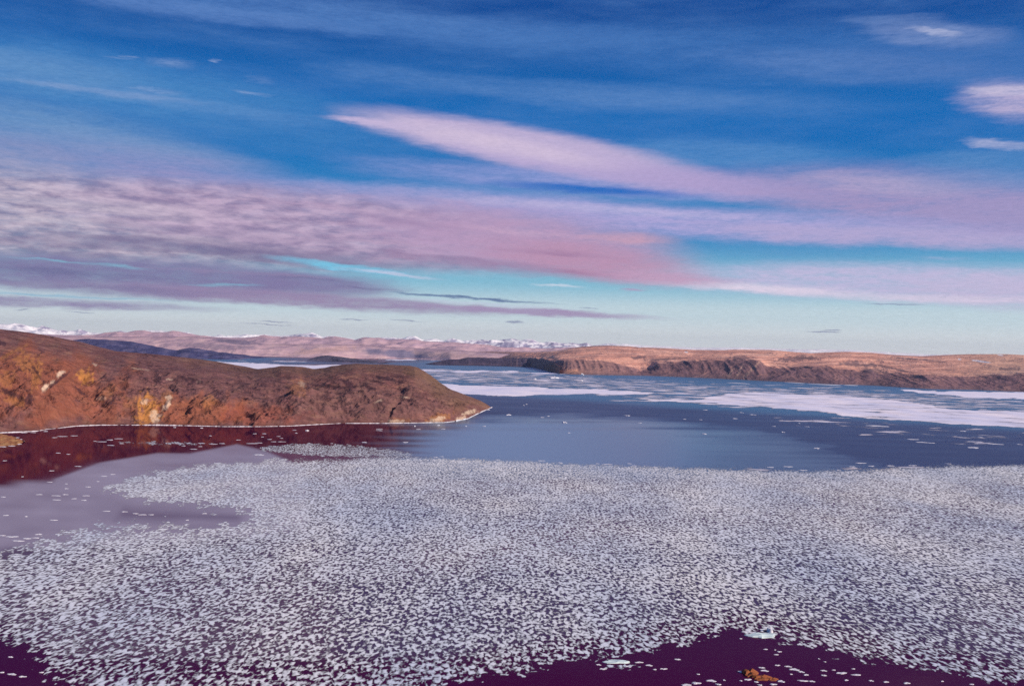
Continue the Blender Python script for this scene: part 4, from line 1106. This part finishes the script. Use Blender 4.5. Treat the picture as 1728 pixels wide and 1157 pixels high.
# ---------------------------------------------------------------- ice foot along the headland shore
def strip(name, shore, x0, x1, wid, hgt, label, seed):
    x = np.arange(x0, x1, .5)
    p = onwater(x, L(shore, x))
    n = fbm(x / 9., x * 0 + seed, 4, seed); n2 = fbm(x / 60., x * 0, 3, seed + 2)
    s = np.clip(.85 + .75 * n + .8 * n2, 0, 2.2)
    rows = []
    for (dy, z) in ((-1.0, -.4), (-.9, .8), (-.2, 1.0), (1.4, .5), (1.5, -.4)):
        q = p.copy(); q[:, 1] += dy * wid * (.25 + .75 * s) ; q[:, 2] = np.where(z > 0, z * hgt * s, z) - .25 * (s < .15)
        rows.append(q)
    P = np.stack(rows)
    o = grid_mesh(name, P, M_floe)
    tag(o, label, 'ice rim')
strip('ice_rim', H_shore, -100, 470, 5., 1.1, 'thin white ice rim along the left half of the headland shore', 3)
strip('ice_rim', H_shore, 472, 768, 5., 1.1, 'thin broken ice rim at the foot of the knob', 8)
strip('ice_rim', H_shore, 770, 831, 9., 2.6, 'bright ice rim round the headland tip', 12)

# thin ice lines under the plateau
def shoreice(x0, x1, dy, lab, hp=2.0):
    sh = [(a, b + dy) for a, b in Fs]
    x = np.arange(x0, x1, .6); p = onwater(x, L(sh, x)); e = np.sin((x - x0) / (x1 - x0) * math.pi) ** .5
    rows = []
    for (d_, z) in ((-30, -.5), (-24, 1), (40, 1.2), (46, -.5)):
        q = p.copy(); q[:, 1] += d_ * e; q[:, 2] = z * (hp if z > 0 else 1) * e; rows.append(q)
    tag(grid_mesh('shore_ice', np.stack(rows), M_floe), lab, 'shore ice', 'strips of shore ice under the plateau')
shoreice(1322, 1358, 1, 'thin white shore ice under the middle of the plateau cliffs', 3)
shoreice(1360, 1420, 1.6, 'longest thin shore ice strip under the plateau cliffs', 3)
shoreice(1272, 1296, -1, 'short pale shore ice patch at the foot of the pale cliff ribs', 5)
shoreice(1224, 1266, 6.5, 'flat ice strip a little off the shore below the pale cliff ribs', 2.5)
shoreice(1422, 1448, 1, 'short shore ice strip left of the dark crag', 2)

# ---------------------------------------------------------------- haze
def haze_box():
    x0, x1, y0, y1, z0, z1 = -60000, 60000, -4000, 60000, -12, 1100
    vs = [(x, y, z) for x in (x0, x1) for y in (y0, y1) for z in (z0, z1)]
    fs = [(0, 1, 3, 2), (4, 6, 7, 5), (0, 4, 5, 1), (2, 3, 7, 6), (0, 2, 6, 4), (1, 5, 7, 3)]
    me = bpy.data.meshes.new('haze'); me.from_pydata(vs, [], fs)
    m, t, out = new_mat('haze_air')
    v = node(t, 'ShaderNodeVolumePrincipled'); v.inputs['Color'].default_value = (.86, .84, .95, 1); v.inputs['Density'].default_value = HAZE; v.inputs['Anisotropy'].default_value = 0.2
    t.links.new(v.outputs[0], out.inputs['Volume'])
    me.materials.append(m)
    o = bpy.data.objects.new('haze', me); COL.objects.link(o)
    tag(o, 'thin pale haze over the distant land', 'haze', kind='stuff')
HAZE = 0.9e-5
haze_box()
